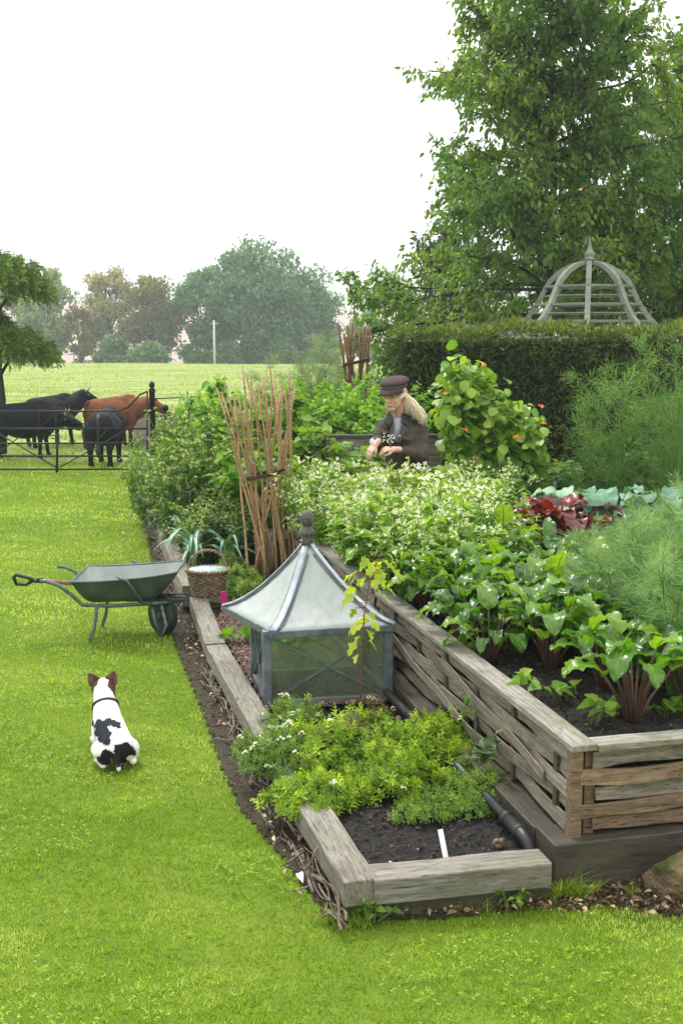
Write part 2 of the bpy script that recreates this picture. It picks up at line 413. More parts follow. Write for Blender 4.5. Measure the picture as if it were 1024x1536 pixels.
# willow wattle and stakes under the beams
def wattle(p0,p1,z0,z1,label):
    root=empty('willow_edging',(p0.x,p0.y,0),0,label,'edging','woven willow edging under the beams')
    d=(p1-p0); L=d.length; d.normalize(); n=Vector((d.y,-d.x,0)); mb=MB()
    for k in range(int(L*15)):
        s0=random.uniform(-.1,L-.1); ln=random.uniform(.18,.6); z=random.uniform(z0,z1); dz=random.uniform(-.05,.05); ph=random.uniform(0,6); off=random.uniform(-.05,.01); pts=[]; am=random.uniform(.006,.03)
        for i in range(9):
            s=s0+ln*i/8; pts.append(d*min(s,L)+n*(am*math.sin(s*16+ph)+off)+Vector((0,0,max(.012,z+dz*i/8+.012*math.sin(s*23+ph*2)))))
        r_=random.uniform(.003,.0085); mb.tube(pts,[r_*(1-.5*i/8) for i in range(9)],6)
    for k in range(int(L*9)):
        s=random.uniform(0,L); a=d*s+n*random.uniform(-.09,-.01)+Vector((0,0,random.uniform(.01,.1)))
        b=a+Vector((random.uniform(-.12,.08),random.uniform(-.12,.12),random.uniform(-.06,.08))); b.z=max(b.z,.01)
        mb.tube([a,(a+b)/2+Vector((0,0,random.uniform(-.02,.03))),b],[.006,.005,.003],5)
    mb.build('woven_twigs',M_twig,root)
    for s in np.arange(.15,L,.42):
        q=MB(); q.box((0,0,.0),(.05,.05,z1+.08)); q.build('stake',M_beamdark,root,loc=d*s+n*.05+Vector((0,0,(z1+.02)/2)),smooth=False,bevel=.004)
wattle(e1[0],e1[1],.015,.07,'knotted pale willow edging under the beam nearest the viewer')
wattle(e2[0],e2[1],.015,.08,'knotted pale willow edging beside the bare earth near the cold frame')
wattle(e4[0],e4[1],.02,.10,'woven willow edging behind the wheelbarrow')
wattle(e5[0],e5[1],.02,.10,'farthest woven willow edging along the narrow strip of earth')
# ---------------- raised bed with woven oak boards
rb=empty('raised_bed',(rb0.x,rb0.y,0),BA,'tall raised bed with sides of woven oak boards, full of leafy chard','raised bed')
RL,RW=5.6,1.95; Zb,Zt=.225,.575
def bboard(name,L,h,th,mat,loc,rz,wave=None,rx=0,seg=.06,lab=None,tw=0.):
    # board: local X along its length
    k=max(4,int(L/seg)); V=[]; ph=random.uniform(0,6)
    for i in range(k+1):
        x=L*i/k; y=wave(x) if wave else 0; e=.006*math.sin(x*7+ph)+.004*math.sin(x*17+ph); e2=.006*math.sin(x*6+ph*2)
        t=tw*math.sin(x*2.2+ph)
        V+=[(x,y-th/2-t,-h/2+e),(x,y+th/2-t,-h/2+e),(x,y+th/2+t,h/2+e2),(x,y-th/2+t,h/2+e2)]
    Fs=[(0,1,2,3),(k*4+3,k*4+2,k*4+1,k*4)]
    for i in range(k):
        a=i*4
        for q in range(4): Fs.append((a+q,a+4+q,a+4+(q+1)%4,a+(q+1)%4))
    mb=MB(); mb.add(V,Fs)
    o=mb.build(name,mat,rb,smooth=False,loc=loc,rot=(rx,0,rz),bevel=.003)
    if lab: o['label']=lab
    return o
# left side: boards weave in and out of laths every .42 m; local +y = along the bed. outward = -x
pitch=.46; nB=5
hB=(Zt-Zb)/nB
for k in range(nB):
    z=Zb+hB*(k+.5)
    for (s0,s1) in ((.03,2.86),(2.92,RL)):
        ph=PI*k
        drift=random.uniform(-.008,.008)
        w=lambda x,ph=ph,s0=s0: .010*math.sin((x+s0)/pitch*PI+ph+.3)
        bboard('woven_board',s1-s0,hB*random.uniform(.86,1.0),.009,M_board,(0.012,s0,z),PI/2,w,rx=0,tw=.006)
# extra loose diagonal slats seen crossing the weave
for (s0,zz0,s1,zz1) in ((.25,.38,1.6,.50),(1.3,.28,2.75,.42)):
    L=math.hypot(s1-s0,zz1-zz0)
    mb=MB(); k=24; Vv=[]
    for i in range(k+1):
        x=L*i/k; y=.006*math.sin((x+s0)/pitch*PI+.3+random.choice((0,)))-.010
        Vv+=[(x,y-.004+.03,-.024),(x,y+.004+.03,-.024),(x,y+.004+.03,.024),(x,y-.004+.03,.024)]
    Fs=[(0,1,2,3),(k*4+3,k*4+2,k*4+1,k*4)]+[(i*4+q,i*4+4+q,i*4+4+(q+1)%4,i*4+(q+1)%4) for i in range(k) for q in range(4)]
    mb.add(Vv,Fs); o=mb.build('slanting_slat',M_board,rb,smooth=False,bevel=.002)
    o.matrix_local=Matrix.Translation((0.012,s0,zz0))@Matrix.Rotation(PI/2,4,'Z')@Matrix.Rotation(-math.atan2(zz1-zz0,s1-s0),4,'Y')
for s in np.arange(pitch/2,RL,pitch):
    q=MB(); q.box((0,0,0),(.022,.035,Zt-Zb+.02)); q.build('upright_lath',M_beamdark,rb,smooth=False,loc=(.012,float(s)-.05,(Zb+Zt)/2),bevel=.003)
# front side boards (brown, rough)
zf=Zb-.0; edges=[Zb+.004,Zb+.066,Zb+.128,Zb+.195,Zb+.268,Zt-.004]
xs_=[.09,.03,.10,.03,.085]
for k in range(5):
    a,b=edges[k],edges[k+1]; w=lambda x,k=k: .016*math.sin(x/pitch*PI+PI*k)
    o=bboard('front_board',RW-xs_[k],(b-a)*.95,.016,M_oak if k in (1,3,0) else M_board,(xs_[k],.012,(a+b)/2),0,w,tw=.004)
for (x,y,dx,dy,m) in ((.018,.03,.05,.05,M_oak),(.085,.045,.045,.03,M_oak),(.95,.045,.05,.04,M_oak),(RW-.03,.03,.05,.05,M_oak),(RW-.03,RL-.03,.05,.05,M_oak),(.018,RL-.03,.05,.05,M_oak)):
    q=MB(); q.box((0,0,0),(dx,dy,Zt-Zb+.03)); q.build('corner_post',m,rb,smooth=False,loc=(x,y,(Zb+Zt)/2-.01),bevel=.004)
def cap(x0,y0,x1,y1,w,z,mat=M_cap,mit=None):
    L=math.hypot(x1-x0,y1-y0); a=math.atan2(y1-y0,x1-x0); k=max(4,int(L/.15)); Vv=[]; n0,n1=mit or (0,0)
    for i in range(k+1):
        t=i/k; xo=n0*(1-t)+n1*t; j=lambda: random.uniform(-.0015,.0015)
        lo_=L*t; 
        Vv+=[(lo_,-w/2+j(),-.014),(lo_+(n0 if i==0 else (n1 if i==k else 0)),w/2+j(),-.014),(lo_+(n0 if i==0 else (n1 if i==k else 0)),w/2+j(),.014+j()),(lo_,-w/2+j(),.014+j())]
    Fs=[(0,1,2,3),(k*4+3,k*4+2,k*4+1,k*4)]+[(i*4+q,i*4+4+q,i*4+4+(q+1)%4,i*4+(q+1)%4) for i in range(k) for q in range(4)]
    mb=MB(); mb.add(Vv,Fs); mb.build('cap_rail',mat,rb,smooth=False,loc=(x0,y0,z),rot=(0,0,a),bevel=.004)
cw=.11
cap(-.02+cw/2,-.02,-.02+cw/2,2.86,cw,Zt+.017,mit=(0,0))          # side, outer edge proud of the boards
cap(-.02+cw/2,2.93,-.02+cw/2,RL,cw,Zt+.015)
cap(-.02+cw+.003,-.02+cw/2-.01,RW,-.02+cw/2-.01,cw*.9,Zt+.012,mat=M_cap)
cap(.03+cw,2.90,.32,2.90,.09,Zt+.02)
cap(RW-cw/2+.02,.1,RW-cw/2+.02,RL,cw*.9,Zt+.014)
for (s0,s1) in ((.05,2.8),(2.85,RL)):
    bboard('far_side_board',s1-s0,Zt-Zb,.02,M_board,(RW-.02,s0,(Zb+Zt)/2),PI/2)
sb=MB()
X0,Y0=.03,.04
bs=[rb0+V_*.05+U*.05,rb0+V_*(RW-.05)+U*.05,rb0+V_*(RW-.05)+U*RL,rb0+V_*.05+U*RL]
sheet('raised_bed_soil',[(q.x,q.y) for q in bs],M_soil,Zt-.075,.02,.04)
# sleepers under the raised bed
s0=at(832,1268,.215)
beam(s0,s0+V_*1.25,.19,.20,.216,side=-1,mat=M_beamdark,label='dark stained sleeper under the front of the raised bed',group='dark sleepers')
beam(s0+V_*1.256,s0+V_*2.3,.19,.20,.214,side=-1,mat=M_beamdark,label='dark sleeper continuing right behind the mossy stone',group='dark sleepers')
sl0=s0+U*.2-V_*.0
beam(sl0+U*.0,sl0+U*2.6,.17,.20,.205,mat=M_beamdark,label='long dark sleeper under the woven side, beside the black pipe',group='dark sleepers')
beam(sl0+U*2.605,sl0+U*5.2,.17,.20,.205,mat=M_beamdark,label='dark sleeper under the woven side behind the cold frame',group='dark sleepers')
# black water pipe along the foot of the bed
pr=empty('water_pipe',(s0.x,s0.y,0),BA,'black plastic water pipe with an elbow at the corner of the raised bed','pipe')
mb=MB(); mb.tube([(-.045,4.6,.165),(-.045,2.6,.17),(-.045,1.2,.168),(-.045,.34,.17)],.023,12); mb.build('pipe',M_dark,pr)
mb=MB(); mb.tube([(-.045,.36,.17),(-.045,.22,.17),(-.04,.17,.155),(-.035,.15,.12),(-.035,.15,.02)],.028,12); mb.build('elbow',M_dark,pr)
for a_,b_ in ((.40,.37),(.26,.235)):
    mb=MB(); mb.tube([(-.045,a_,.17),(-.045,b_,.17)],.033,14); mb.build('collar',M_dark,pr)
# neighbouring bed across the path with cabbages, and dark box at the back
p0=at(905,838,.30); 
beam(at(1030,800,.30),at(905,763,.30),.12,.2,.30,label='grey beam edging the cabbage bed across the path',group='beams of the cabbage bed',cat='sleeper')
bx=atY(512,688,11.2); root=empty('wooden_planter',(-.02,11.3,.13),R(4),'grey weathered planter box behind the woman','planter')
for k,(z,h) in enumerate(((.98,.17),(.80,.17),(.62,.17),(.44,.17),(.26,.17),(.09,.16))):
    q=MB(); q.box((.45,0,0),(1.1,.03,h)); q.build('plank',M_board,root,smooth=False,loc=(0,0,z),bevel=.003)
    q=MB(); q.box((0,.45,0),(.03,.9,h)); q.build('plank',M_board,root,smooth=False,loc=(-.1,.01,z),bevel=.003)
q=MB(); q.box((.45,.02,1.08),(1.16,.10,.03)); q.build('rim',M_beamdark,root,smooth=False)
sheet('path',[(q.x,q.y) for q in (rb0+V_*RW-U*.5,rb0+V_*(RW+3)-U*.5,rb0+V_*(RW+5)+U*8,rb0+U*8-V_*1,rb0+U*(RL+.05)-V_*0.,rb0+U*(RL+.05)+V_*RW)],M_bark,.004,.012,.08)
# ================================================================= TREES, HEDGE, GAZEBO, GATE
M_barkw=plain('tree_bark',(.10,.085,.07),.85,.2,var=.5,scale=9,c2=(.035,.03,.025),bump=.8,bd=.02,bs=18)
M_barkd=plain('dark_bark',(.05,.042,.036),.85,.2,var=.5,scale=9,bump=.8,bd=.02,bs=18)
M_cherry=foliage('broad_leaf_foliage',(.040,.110,.028),(.105,.205,.042),(.26,.35,.08),trans=.48,rough=.45)
M_red=foliage('red_turned_leaf',(.30,.05,.02),(.4,.09,.03),trans=.3)
def limb(rg,p0,d0,L,n=7,curl=.12,lift=0.,r0=.05,r1=.01):
    pts=[np.array(p0,float)]; d=np.array(d0,float); d/=np.linalg.norm(d)
    for i in range(n):
        d=d+rg.normal(0,curl,3)+np.array([0,0,lift]); d/=np.linalg.norm(d); pts.append(pts[-1]+d*L/n)
    return np.array(pts), np.linspace(r0,r1,n+1)
def big_tree(name,base,Ht,prof,label,mat,barkm,nprim=60,seed=3,leaf=.115,lw=.5,dens=1.0,group=None,lean=(0,0),cat='tree',per=15,droop=.9,trunk_r=.14,redn=0,zmin=1.4,up=.35,extra=()):
    rg=np.random.default_rng(seed)
    root=empty(name,base,0,label,cat,group)
    tp=[(lean[0]*t+.12*math.sin(t*5),lean[1]*t+.1*math.cos(t*4)-.1,Ht*t) for t in np.linspace(0,1,12)]
    T=np.array(tp); tb=MB(); tb.tube(tp,list(np.linspace(trunk_r,.015,12)),10)
    lb=MB(); LP=[];LD=[]
    for k in range(nprim):
        z=zmin+(Ht*.97-zmin)*((k+.5)/nprim)**.92
        az=k*2.39996+rg.uniform(-.4,.4); t=z/Ht
        p0=np.array([np.interp(z,T[:,2],T[:,0]),np.interp(z,T[:,2],T[:,1]),z])
        rr=prof(min(z+.3,Ht),az)*(rg.uniform(.75,1.08) if k%3 else rg.uniform(.3,.7))
        d=np.array([math.cos(az),math.sin(az),up+rg.uniform(-.1,.25)+.5*t])
        if k<len(extra):
            az,z,rr=extra[k]; p0=np.array([0,-.1,z]); d=np.array([math.cos(az),math.sin(az),.06])
        P,rad=limb(rg,p0-np.array([0,0,rr*.25]),d,rr*1.05,8,.13,-.01,.010+.009*rr,.004); lb.tube(P,list(rad),6)
        m=int(rr*8.5)+3
        for j in range(m):
            s=rg.uniform(.06,1)**.85; i=s*(len(P)-1); i0=int(min(i,len(P)-2)); q=P[i0]+(P[i0+1]-P[i0])*(i-i0)
            dd=nrm(P[i0+1]-P[i0])+rg.normal(0,.55,3); dd[2]+=.1
            L2=rg.uniform(.3,.75)*(.6+.25*rr)*(1.15-.5*s)
            Q,r2=limb(rg,q,dd,L2,5,.18,-.05,.008,.003); lb.tube(Q,list(r2),4,cap=False)
            nl=int(per*dens*L2/.45)
            for u in range(nl):
                w=rg.uniform(.1,1)*(len(Q)-1); w0=int(min(w,len(Q)-2)); c=Q[w0]+(Q[w0+1]-Q[w0])*(w-w0)
                LP.append(c+rg.normal(0,.05,3)); LD.append(nrm(Q[w0+1]-Q[w0])*.6+rg.normal(0,.55,3)-np.array([0,0,droop]))
    LP=np.array(LP); LD=np.array(LD); N=len(LP)
    tb.build('trunk',barkm,root); lb.build('limbs',barkm,root)
    X,Y,Z=frames(LD,rg.uniform(0,2*PI,N)); tp_,pl=leaf_tpl(lw,3,.2,.25)
    fb_=MB(); clump=.5+.25*np.sin(LP[:,0]*2.1+LP[:,2]*1.7)+.0
    fb_.inst(tp_,pl,LP,X,Y,Z,leaf*rg.uniform(.6,1.25,N),np.clip(clump*.6+rg.uniform(0,.5,N),0,1))
    fb_.build('crown',mat,root)
    if redn:
        idx=rg.choice(N,redn); rbm=MB(); rbm.inst(tp_,pl,LP[idx],X[idx],Y[idx],Z[idx],leaf*1.15*np.ones(redn),rg.uniform(0,1,redn)); rbm.build('turning_leaves',M_red,root)
    print(name,N); return root
b1=atY(812,500,18); 
def prof1(z,az):
    r_=np.interp(z,[0,2.2,3.3,4.2,5.3,6.4,7.4,8.6,10.2],[2.9,3.3,3.45,2.75,2.15,1.75,1.45,1.05,.2])
    return r_*(1+.28*max(0,math.cos(az))*(z<6.5)+.06*max(0,-math.cos(az))*(z<4.2)+.24*(math.cos(az)<-.75)*(z<3.9))*(1-.72*max(0,-math.sin(az))*(z<5.8))
big_tree('cherry_tree',(b1.x,18,0),10.4,prof1,'big leafy tree with drooping leaves rising behind the clipped hedge and gazebo',M_cherry,M_barkd,nprim=170,seed=4,redn=55,trunk_r=.075,dens=2.1,per=15,leaf=.098,up=.14,zmin=2.9,extra=((3.25,3.25,3.2),(3.05,3.0,2.9),(3.45,3.5,2.6),(2.9,3.6,2.7),(3.2,2.7,3.0),(3.6,3.0,2.3)))
b2=atY(1075,500,21)
big_tree('cherry_tree',(b2.x,21,0),8.2,lambda z,az: np.interp(z,[0,3,5,7,8.2],[3.2,3.3,2.9,1.6,.3]),'second leafy tree half out of frame at the right edge behind the gazebo',M_cherry,M_barkd,nprim=90,seed=9,dens=1.7)
b3=atY(690,500,23)
M_shrubd=foliage('hedgerow_foliage',(.025,.06,.02),(.055,.12,.03),(.11,.17,.045),trans=.25)
big_tree('leafy_tree',(b3.x,23.5,0),4.4,lambda z,az: np.interp(z,[0,1.5,3,4.4],[1.7,2.2,1.9,.4]),'low bushy tree filling the gap behind the left end of the hedge',M_shrubd,M_barkd,nprim=46,seed=12,dens=1.3,trunk_r=.08,zmin=.3)
b4=atY(930,500,24)
big_tree('leafy_tree',(b4.x,25,0),4.8,lambda z,az: np.interp(z,[0,1.5,3.4,4.8],[2.6,3.2,2.6,.4]),'low spreading tree seen through the ribs of the gazebo dome',M_shrubd,M_barkd,nprim=60,seed=14,dens=1.3,trunk_r=.08,zmin=.3)
# ---- far trees beyond the field
def far_tree(base,Ht,wd,label,cols,seed,n=8000,gap=.0,ls=.42,low=.25,group='trees beyond the field',name='field_tree',ncl=34,trans=.25,cat='tree',tr=.3):
    rg=np.random.default_rng(seed); root=empty(name,base,0,label,cat,group)
    tb=MB(); tb.tube([(0,0,-.5),(.15,0,Ht*.3),(-.1,.1,Ht*.62),(0,0,Ht*.92)],[tr,tr*.8,tr*.45,.04],8); tb.build('trunk',M_barkw,root)
    C=[]; lb=MB()
    while len(C)<ncl:
        p=rdir(1)[0]*rg.uniform(.35,1)**.6
        c=np.array([p[0]*wd/2*.82,p[1]*wd/2*.82,Ht*(low+(1-low)*(.5+.46*p[2]))])
        
        C.append(c)
    C=np.array(C); LP=[]
    for c in C:
        p0=np.array([0,0,max(Ht*.18,c[2]*.55)]); mid=(p0+c)/2+np.array([0,0,-.1*Ht*rg.uniform(0,.6)])
        lb.tube([p0,mid+rg.normal(0,.3,3),c],[tr*.35,tr*.22,.04],5,cap=False)
        for u in range(3): 
            e=c+rg.normal(0,wd*.09,3); lb.tube([(mid+c)/2,e],[.07,.03],4,cap=False)
        m=int(n/ncl*rg.uniform(.6,1.4)); r_=wd*.115*rg.uniform(.7,1.25)
        d=rdir(m)*(rg.uniform(.1,1.25,(m,1))**.7)*r_*np.array([1.2,1.2,.9])
        LP.append(c+d)
    lb.build('limbs',M_barkw,root)
    LP=np.concatenate(LP); 
    if gap: 
        k=np.sin(LP[:,0]*1.1+seed)*np.sin(LP[:,2]*1.3+seed*2)*np.sin(LP[:,1]*.9)
        LP=LP[k<1-gap]
    N=len(LP); X,Y,Z=frames(rdir(N),rg.uniform(0,6,N)); tp_,pl=leaf_tpl(.75,2,.2,.2)
    f=MB(); f.inst(tp_,pl,LP,X,Y,Z,ls*rg.uniform(.5,1.2,N),np.clip(rg.uniform(0,.8,N)+.2*(LP[:,2]/Ht),0,1))
    f.build('crown',foliage('hazed_foliage',*cols,trans=trans,rough=.7,spec=.1,big=.3),root)
    return root
dk=((.05,.14,.10),(.10,.23,.15),(.20,.32,.15)); ol=((.10,.11,.05),(.16,.155,.075),(.22,.2,.10)); br=((.16,.16,.10),(.26,.25,.16),(.34,.32,.20)); gy=((.10,.17,.09),(.18,.25,.12),(.28,.33,.15))  # leaf colours lightened so they carry part of the distance haze
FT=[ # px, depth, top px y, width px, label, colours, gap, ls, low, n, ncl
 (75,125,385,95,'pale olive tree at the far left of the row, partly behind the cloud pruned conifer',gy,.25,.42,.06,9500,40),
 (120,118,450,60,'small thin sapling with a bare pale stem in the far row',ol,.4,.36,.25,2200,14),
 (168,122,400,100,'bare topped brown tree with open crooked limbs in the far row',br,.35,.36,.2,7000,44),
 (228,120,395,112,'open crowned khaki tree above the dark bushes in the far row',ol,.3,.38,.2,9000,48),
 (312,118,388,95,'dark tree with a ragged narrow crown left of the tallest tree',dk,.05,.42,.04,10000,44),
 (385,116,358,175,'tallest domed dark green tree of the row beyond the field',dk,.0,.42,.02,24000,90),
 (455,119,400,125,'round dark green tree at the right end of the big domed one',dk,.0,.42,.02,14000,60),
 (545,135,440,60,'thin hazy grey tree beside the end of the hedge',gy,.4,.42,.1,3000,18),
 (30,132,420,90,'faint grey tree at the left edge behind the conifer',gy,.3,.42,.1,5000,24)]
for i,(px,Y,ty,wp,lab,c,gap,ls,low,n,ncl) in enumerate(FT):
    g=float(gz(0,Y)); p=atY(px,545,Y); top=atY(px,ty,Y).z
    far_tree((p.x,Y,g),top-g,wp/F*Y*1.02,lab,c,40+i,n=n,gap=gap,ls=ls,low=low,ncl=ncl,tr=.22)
M_hr=foliage('far_bush_foliage',(.05,.12,.08),(.10,.20,.11),(.20,.29,.12),trans=.2,rough=.7,spec=.1,big=.4)
def bush(base,w_,h,label,mat,n=2500,ls=.3,seed=1,group=None,name='bush',cat='bush',stem=True,depth=None,lt=(.7,2),cl=16,up=0.):
    rg=np.random.default_rng(seed); root=empty(name,base,0,label,cat,group)
    C=rdir(cl,0,1)*np.array([w_/2*.72,(depth or w_)/2*.72,h*.72]); LP=[]
    for c in C:
        m=n//cl; r_=rg.uniform(.6,1.1)*np.array([w_*.2,(depth or w_)*.2,h*.24]); LP.append(c+rdir(m)*r_*(rg.uniform(.2,1,(m,1))**.5))
    m=n//3; LP.append(rdir(m,0,1)*np.array([w_/2*.8,(depth or w_)/2*.8,h*.75])*(rg.uniform(.3,1,(m,1))**.5))
    LP=np.concatenate(LP); LP=LP[LP[:,2]>.0]; N=len(LP)
    D=rdir(N)+np.array([0,0,up])+LP/np.array([w_,w_,h])*1.0
    X,Y,Z=frames(D,rg.uniform(-.8,.8,N)); tp_,pl=leaf_tpl(lt[0],lt[1],.2,.3)
    f=MB(); f.inst(tp_,pl,LP,X,Y,Z,ls*rg.uniform(.5,1.2,N),rg.uniform(0,1,N)); f.build('foliage',mat,root)
    if stem:
        t=MB()
        for c in C[:10]: t.tube([(0,0,0),(c[0]*.4,c[1]*.4,c[2]*.6),tuple(c)],[.02*w_,.012*w_,.005],5)
        t.build('stem',M_barkd,root)
    return root
for i,(px,Y,ty,wp,lab) in enumerate(((165,112,495,70,'dark rounded bush under the bare brown tree'),(222,112,492,72,'larger dark bush beside the pink slope'),(195,109,530,40,'small yellowish bush at the crest of the field'),(300,112,520,50,'dark bush left of the utility pole'),(345,111,505,60,'bush at the foot of the tallest far tree'),(420,112,505,80,'dark bush under the round far tree'),(20,113,515,70,'hazy bush at the far left behind the conifer'),(480,111,515,60,'bush at the right end of the far row'))):
    g=float(gz(0,Y)); p=atY(px,545,Y)
    bush((p.x,Y,g-.3),wp/F*Y*1.1,atY(px,ty,Y).z-g+.3,lab,M_hr,n=4200,ls=.42,seed=60+i,group='bushes along the far edge of the field',cl=18)
for i in range(26):   # hedgerow bushes closing the far edge
    px=-30+i*24+random.uniform(-8,8); Y=random.uniform(116,124); g=float(gz(0,Y)); p=atY(px,545,Y)
    if 230<px<290 or 500<px<560: continue
    bush((p.x,Y,g),random.uniform(2,4),random.uniform(3.2,4.2)*(1.2 if px>300 else .8),'low hazy shrub of the rough growth under the far row of trees',M_hr,n=1000,ls=.4,seed=90+i,group='low shrubs under the far trees',stem=False,cl=8)
pp=atY(322,545,108); pr_=empty('utility_pole',(pp.x,108,float(gz(0,108))),0,'pale thin pole standing in front of the far trees','pole')
M_pole=plain('pale_pole',(.5,.5,.48),.6,.3)
q=MB(); q.tube([(0,0,0),(0,0,atY(322,481,108).z+1.9)],[.12,.09],8); q.build('post',M_pole,pr_)
q=MB(); q.box((0,0,atY(322,481,108).z+1.6),(.7,.08,.08)); q.build('crossarm',M_pole,pr_)
# ---- clipped yew hedge
M_yew=foliage('yew_foliage',(.018,.042,.008),(.09,.15,.024),(.28,.36,.05),trans=.3,rough=.55,big=1.2)
def hedge():
    Y0=13.0; pL=atY(603,492,Y0); zt=2.22
    root=empty('clipped_hedge',(pL.x,Y0,0),0,'tall clipped dark yew hedge with a flat top behind the vegetable beds','hedge')
    L=9.0; D=1.5; m=MB(); 
    V=[];nx=90;nz=24
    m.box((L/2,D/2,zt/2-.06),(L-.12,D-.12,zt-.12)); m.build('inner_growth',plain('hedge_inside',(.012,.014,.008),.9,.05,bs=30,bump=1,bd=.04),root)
    rg=np.random.default_rng(8); P=[];Dn=[]
    def face(n,f,nn):
        a=rg.uniform(0,1,n); b=rg.uniform(0,1,n); q=f(a,b); 
        wob=.05*np.sin(q[:,0]*3.1)*np.cos(q[:,2]*4.)+.03*np.sin(q[:,0]*9+q[:,2]*7)
        q=q+np.array(nn)*(wob[:,None]+rg.normal(0,.025,(n,1))); P.append(q); Dn.append(np.tile(np.array(nn,float),(n,1)))
    o_=np.zeros
    face(30000,lambda a,b:np.stack([a*L,o_(len(a)),b*zt],1),(0,-1,0))
    face(6000,lambda a,b:np.stack([o_(len(a)),a*D,b*zt],1),(-1,0,0))
    face(14000,lambda a,b:np.stack([a*L,b*D,np.full(len(a),zt)],1),(0,0,1))
    P=np.concatenate(P); Dn=np.concatenate(Dn); N=len(P)
    X,Y,Z=frames(Dn*.5+rdir(N)*.9+np.array([0,0,.35]),rg.uniform(0,6,N)); tp_,pl=leaf_tpl(.30,2,.1,.2,'lance')
    # paler leaf tint along the top edge and in soft patches
    top=np.clip((P[:,2]-zt+.12)/.12,0,1); ptc=np.sin(P[:,0]*1.9+1)*np.sin(P[:,2]*2.7+P[:,0])
    tint=np.clip(rg.uniform(0,.62,N)+.3*top+.25*np.clip(ptc,0,1),0,1)
    f=MB(); f.inst(tp_,pl,P,X,Y,Z,.085*rg.uniform(.6,1.3,N),tint); f.build('clipped_growth',M_yew,root)
hedge()
# ---- domed wooden gazebo roof behind the hedge
M_gaz=wood('grey_green_painted_wood',(.33,.35,.29),(.15,.17,.12),green=.5,gcol=(.20,.24,.14),scale=1.4)
def gazebo():
    Y0=16.2; c=atY(880,495,Y0); root=empty('garden_gazebo',(c.x,Y0,0),R(8),'domed wooden gazebo of curved grey ribs with a pointed finial, behind the hedge','gazebo')
    s=Y0/F
    zf=lambda y: atY(880,y,Y0).z
    prof=[(6,394),(22,398),(40,408),(54,422),(62,438),(72,458),(84,476),(100,492),(122,505)]
    PR=[(a*s,zf(b)) for a,b in prof]
    for k in range(8):
        a=2*PI*k/8+R(25); d=np.array([math.cos(a),math.sin(a),0]); e=np.array([-d[1],d[0],0]); V=[]
        for i,(r_,z) in enumerate(PR):
            w=.035; t=.022; V+=[d*r_+e*-w+[0,0,z-t],d*r_+e*w+[0,0,z-t],d*(r_+.05)+e*w+[0,0,z+t],d*(r_+.05)-e*w+[0,0,z+t]]
        n=len(PR); Fs=[(0,1,2,3),((n-1)*4+3,(n-1)*4+2,(n-1)*4+1,(n-1)*4)]+[(i*4+q,i*4+4+q,i*4+4+(q+1)%4,i*4+(q+1)%4) for i in range(n-1) for q in range(4)]
        m=MB(); m.add(V,Fs); m.build('curved_rib',M_gaz,root,smooth=False)
        m=MB(); m.box((0,0,0),(.09,.09,2.05)); m.build('post',M_gaz,root,smooth=False,loc=(d[0]*PR[-1][0],d[1]*PR[-1][0],1.02))
    for rpx,y in ((59,430),(72,457),(90,482),(124,506),(65,444),(81,470),(103,494)):
        thin=y in (444,470,494); r_=rpx*s+(.03 if not thin else .01); z=zf(y); m=MB()
        for k in range(8):
            a0=2*PI*k/8+R(25); a1=2*PI*(k+1)/8+R(25); p0=np.array([math.cos(a0)*r_,math.sin(a0)*r_,z]); p1=np.array([math.cos(a1)*r_,math.sin(a1)*r_,z]); dd=p1-p0; L=np.linalg.norm(dd)
            m.box((p0+p1)/2,(L+.03,.05,.03) if not thin else (L,.02,.014),Matrix.Rotation(math.atan2(dd[1],dd[0]),3,'Z'))
        m.build('ring_rail',M_gaz,root,smooth=False)
    z0=zf(395); u=s
    m=MB(); m.lathe([(.03,z0-.05),(9*u,z0),(9*u,z0+.06),(10*u,zf(390)),(7*u,zf(388)),(7*u,zf(385)),(8*u,zf(382)),(8*u,zf(379)),(4.5*u,zf(376)),(2.5*u,zf(368)),(1.2*u,zf(360)),(.001,zf(352))],n=12); m.build('finial',M_gaz,root)
    for sx in (-1,1):
        m=MB(); m.box((sx*1.35,0,zf(497)),(.9,.09,.07),Matrix.Rotation(R(-10*sx),3,'Y')); m.build('rafter_tail',M_gaz,root,smooth=False)
gazebo()
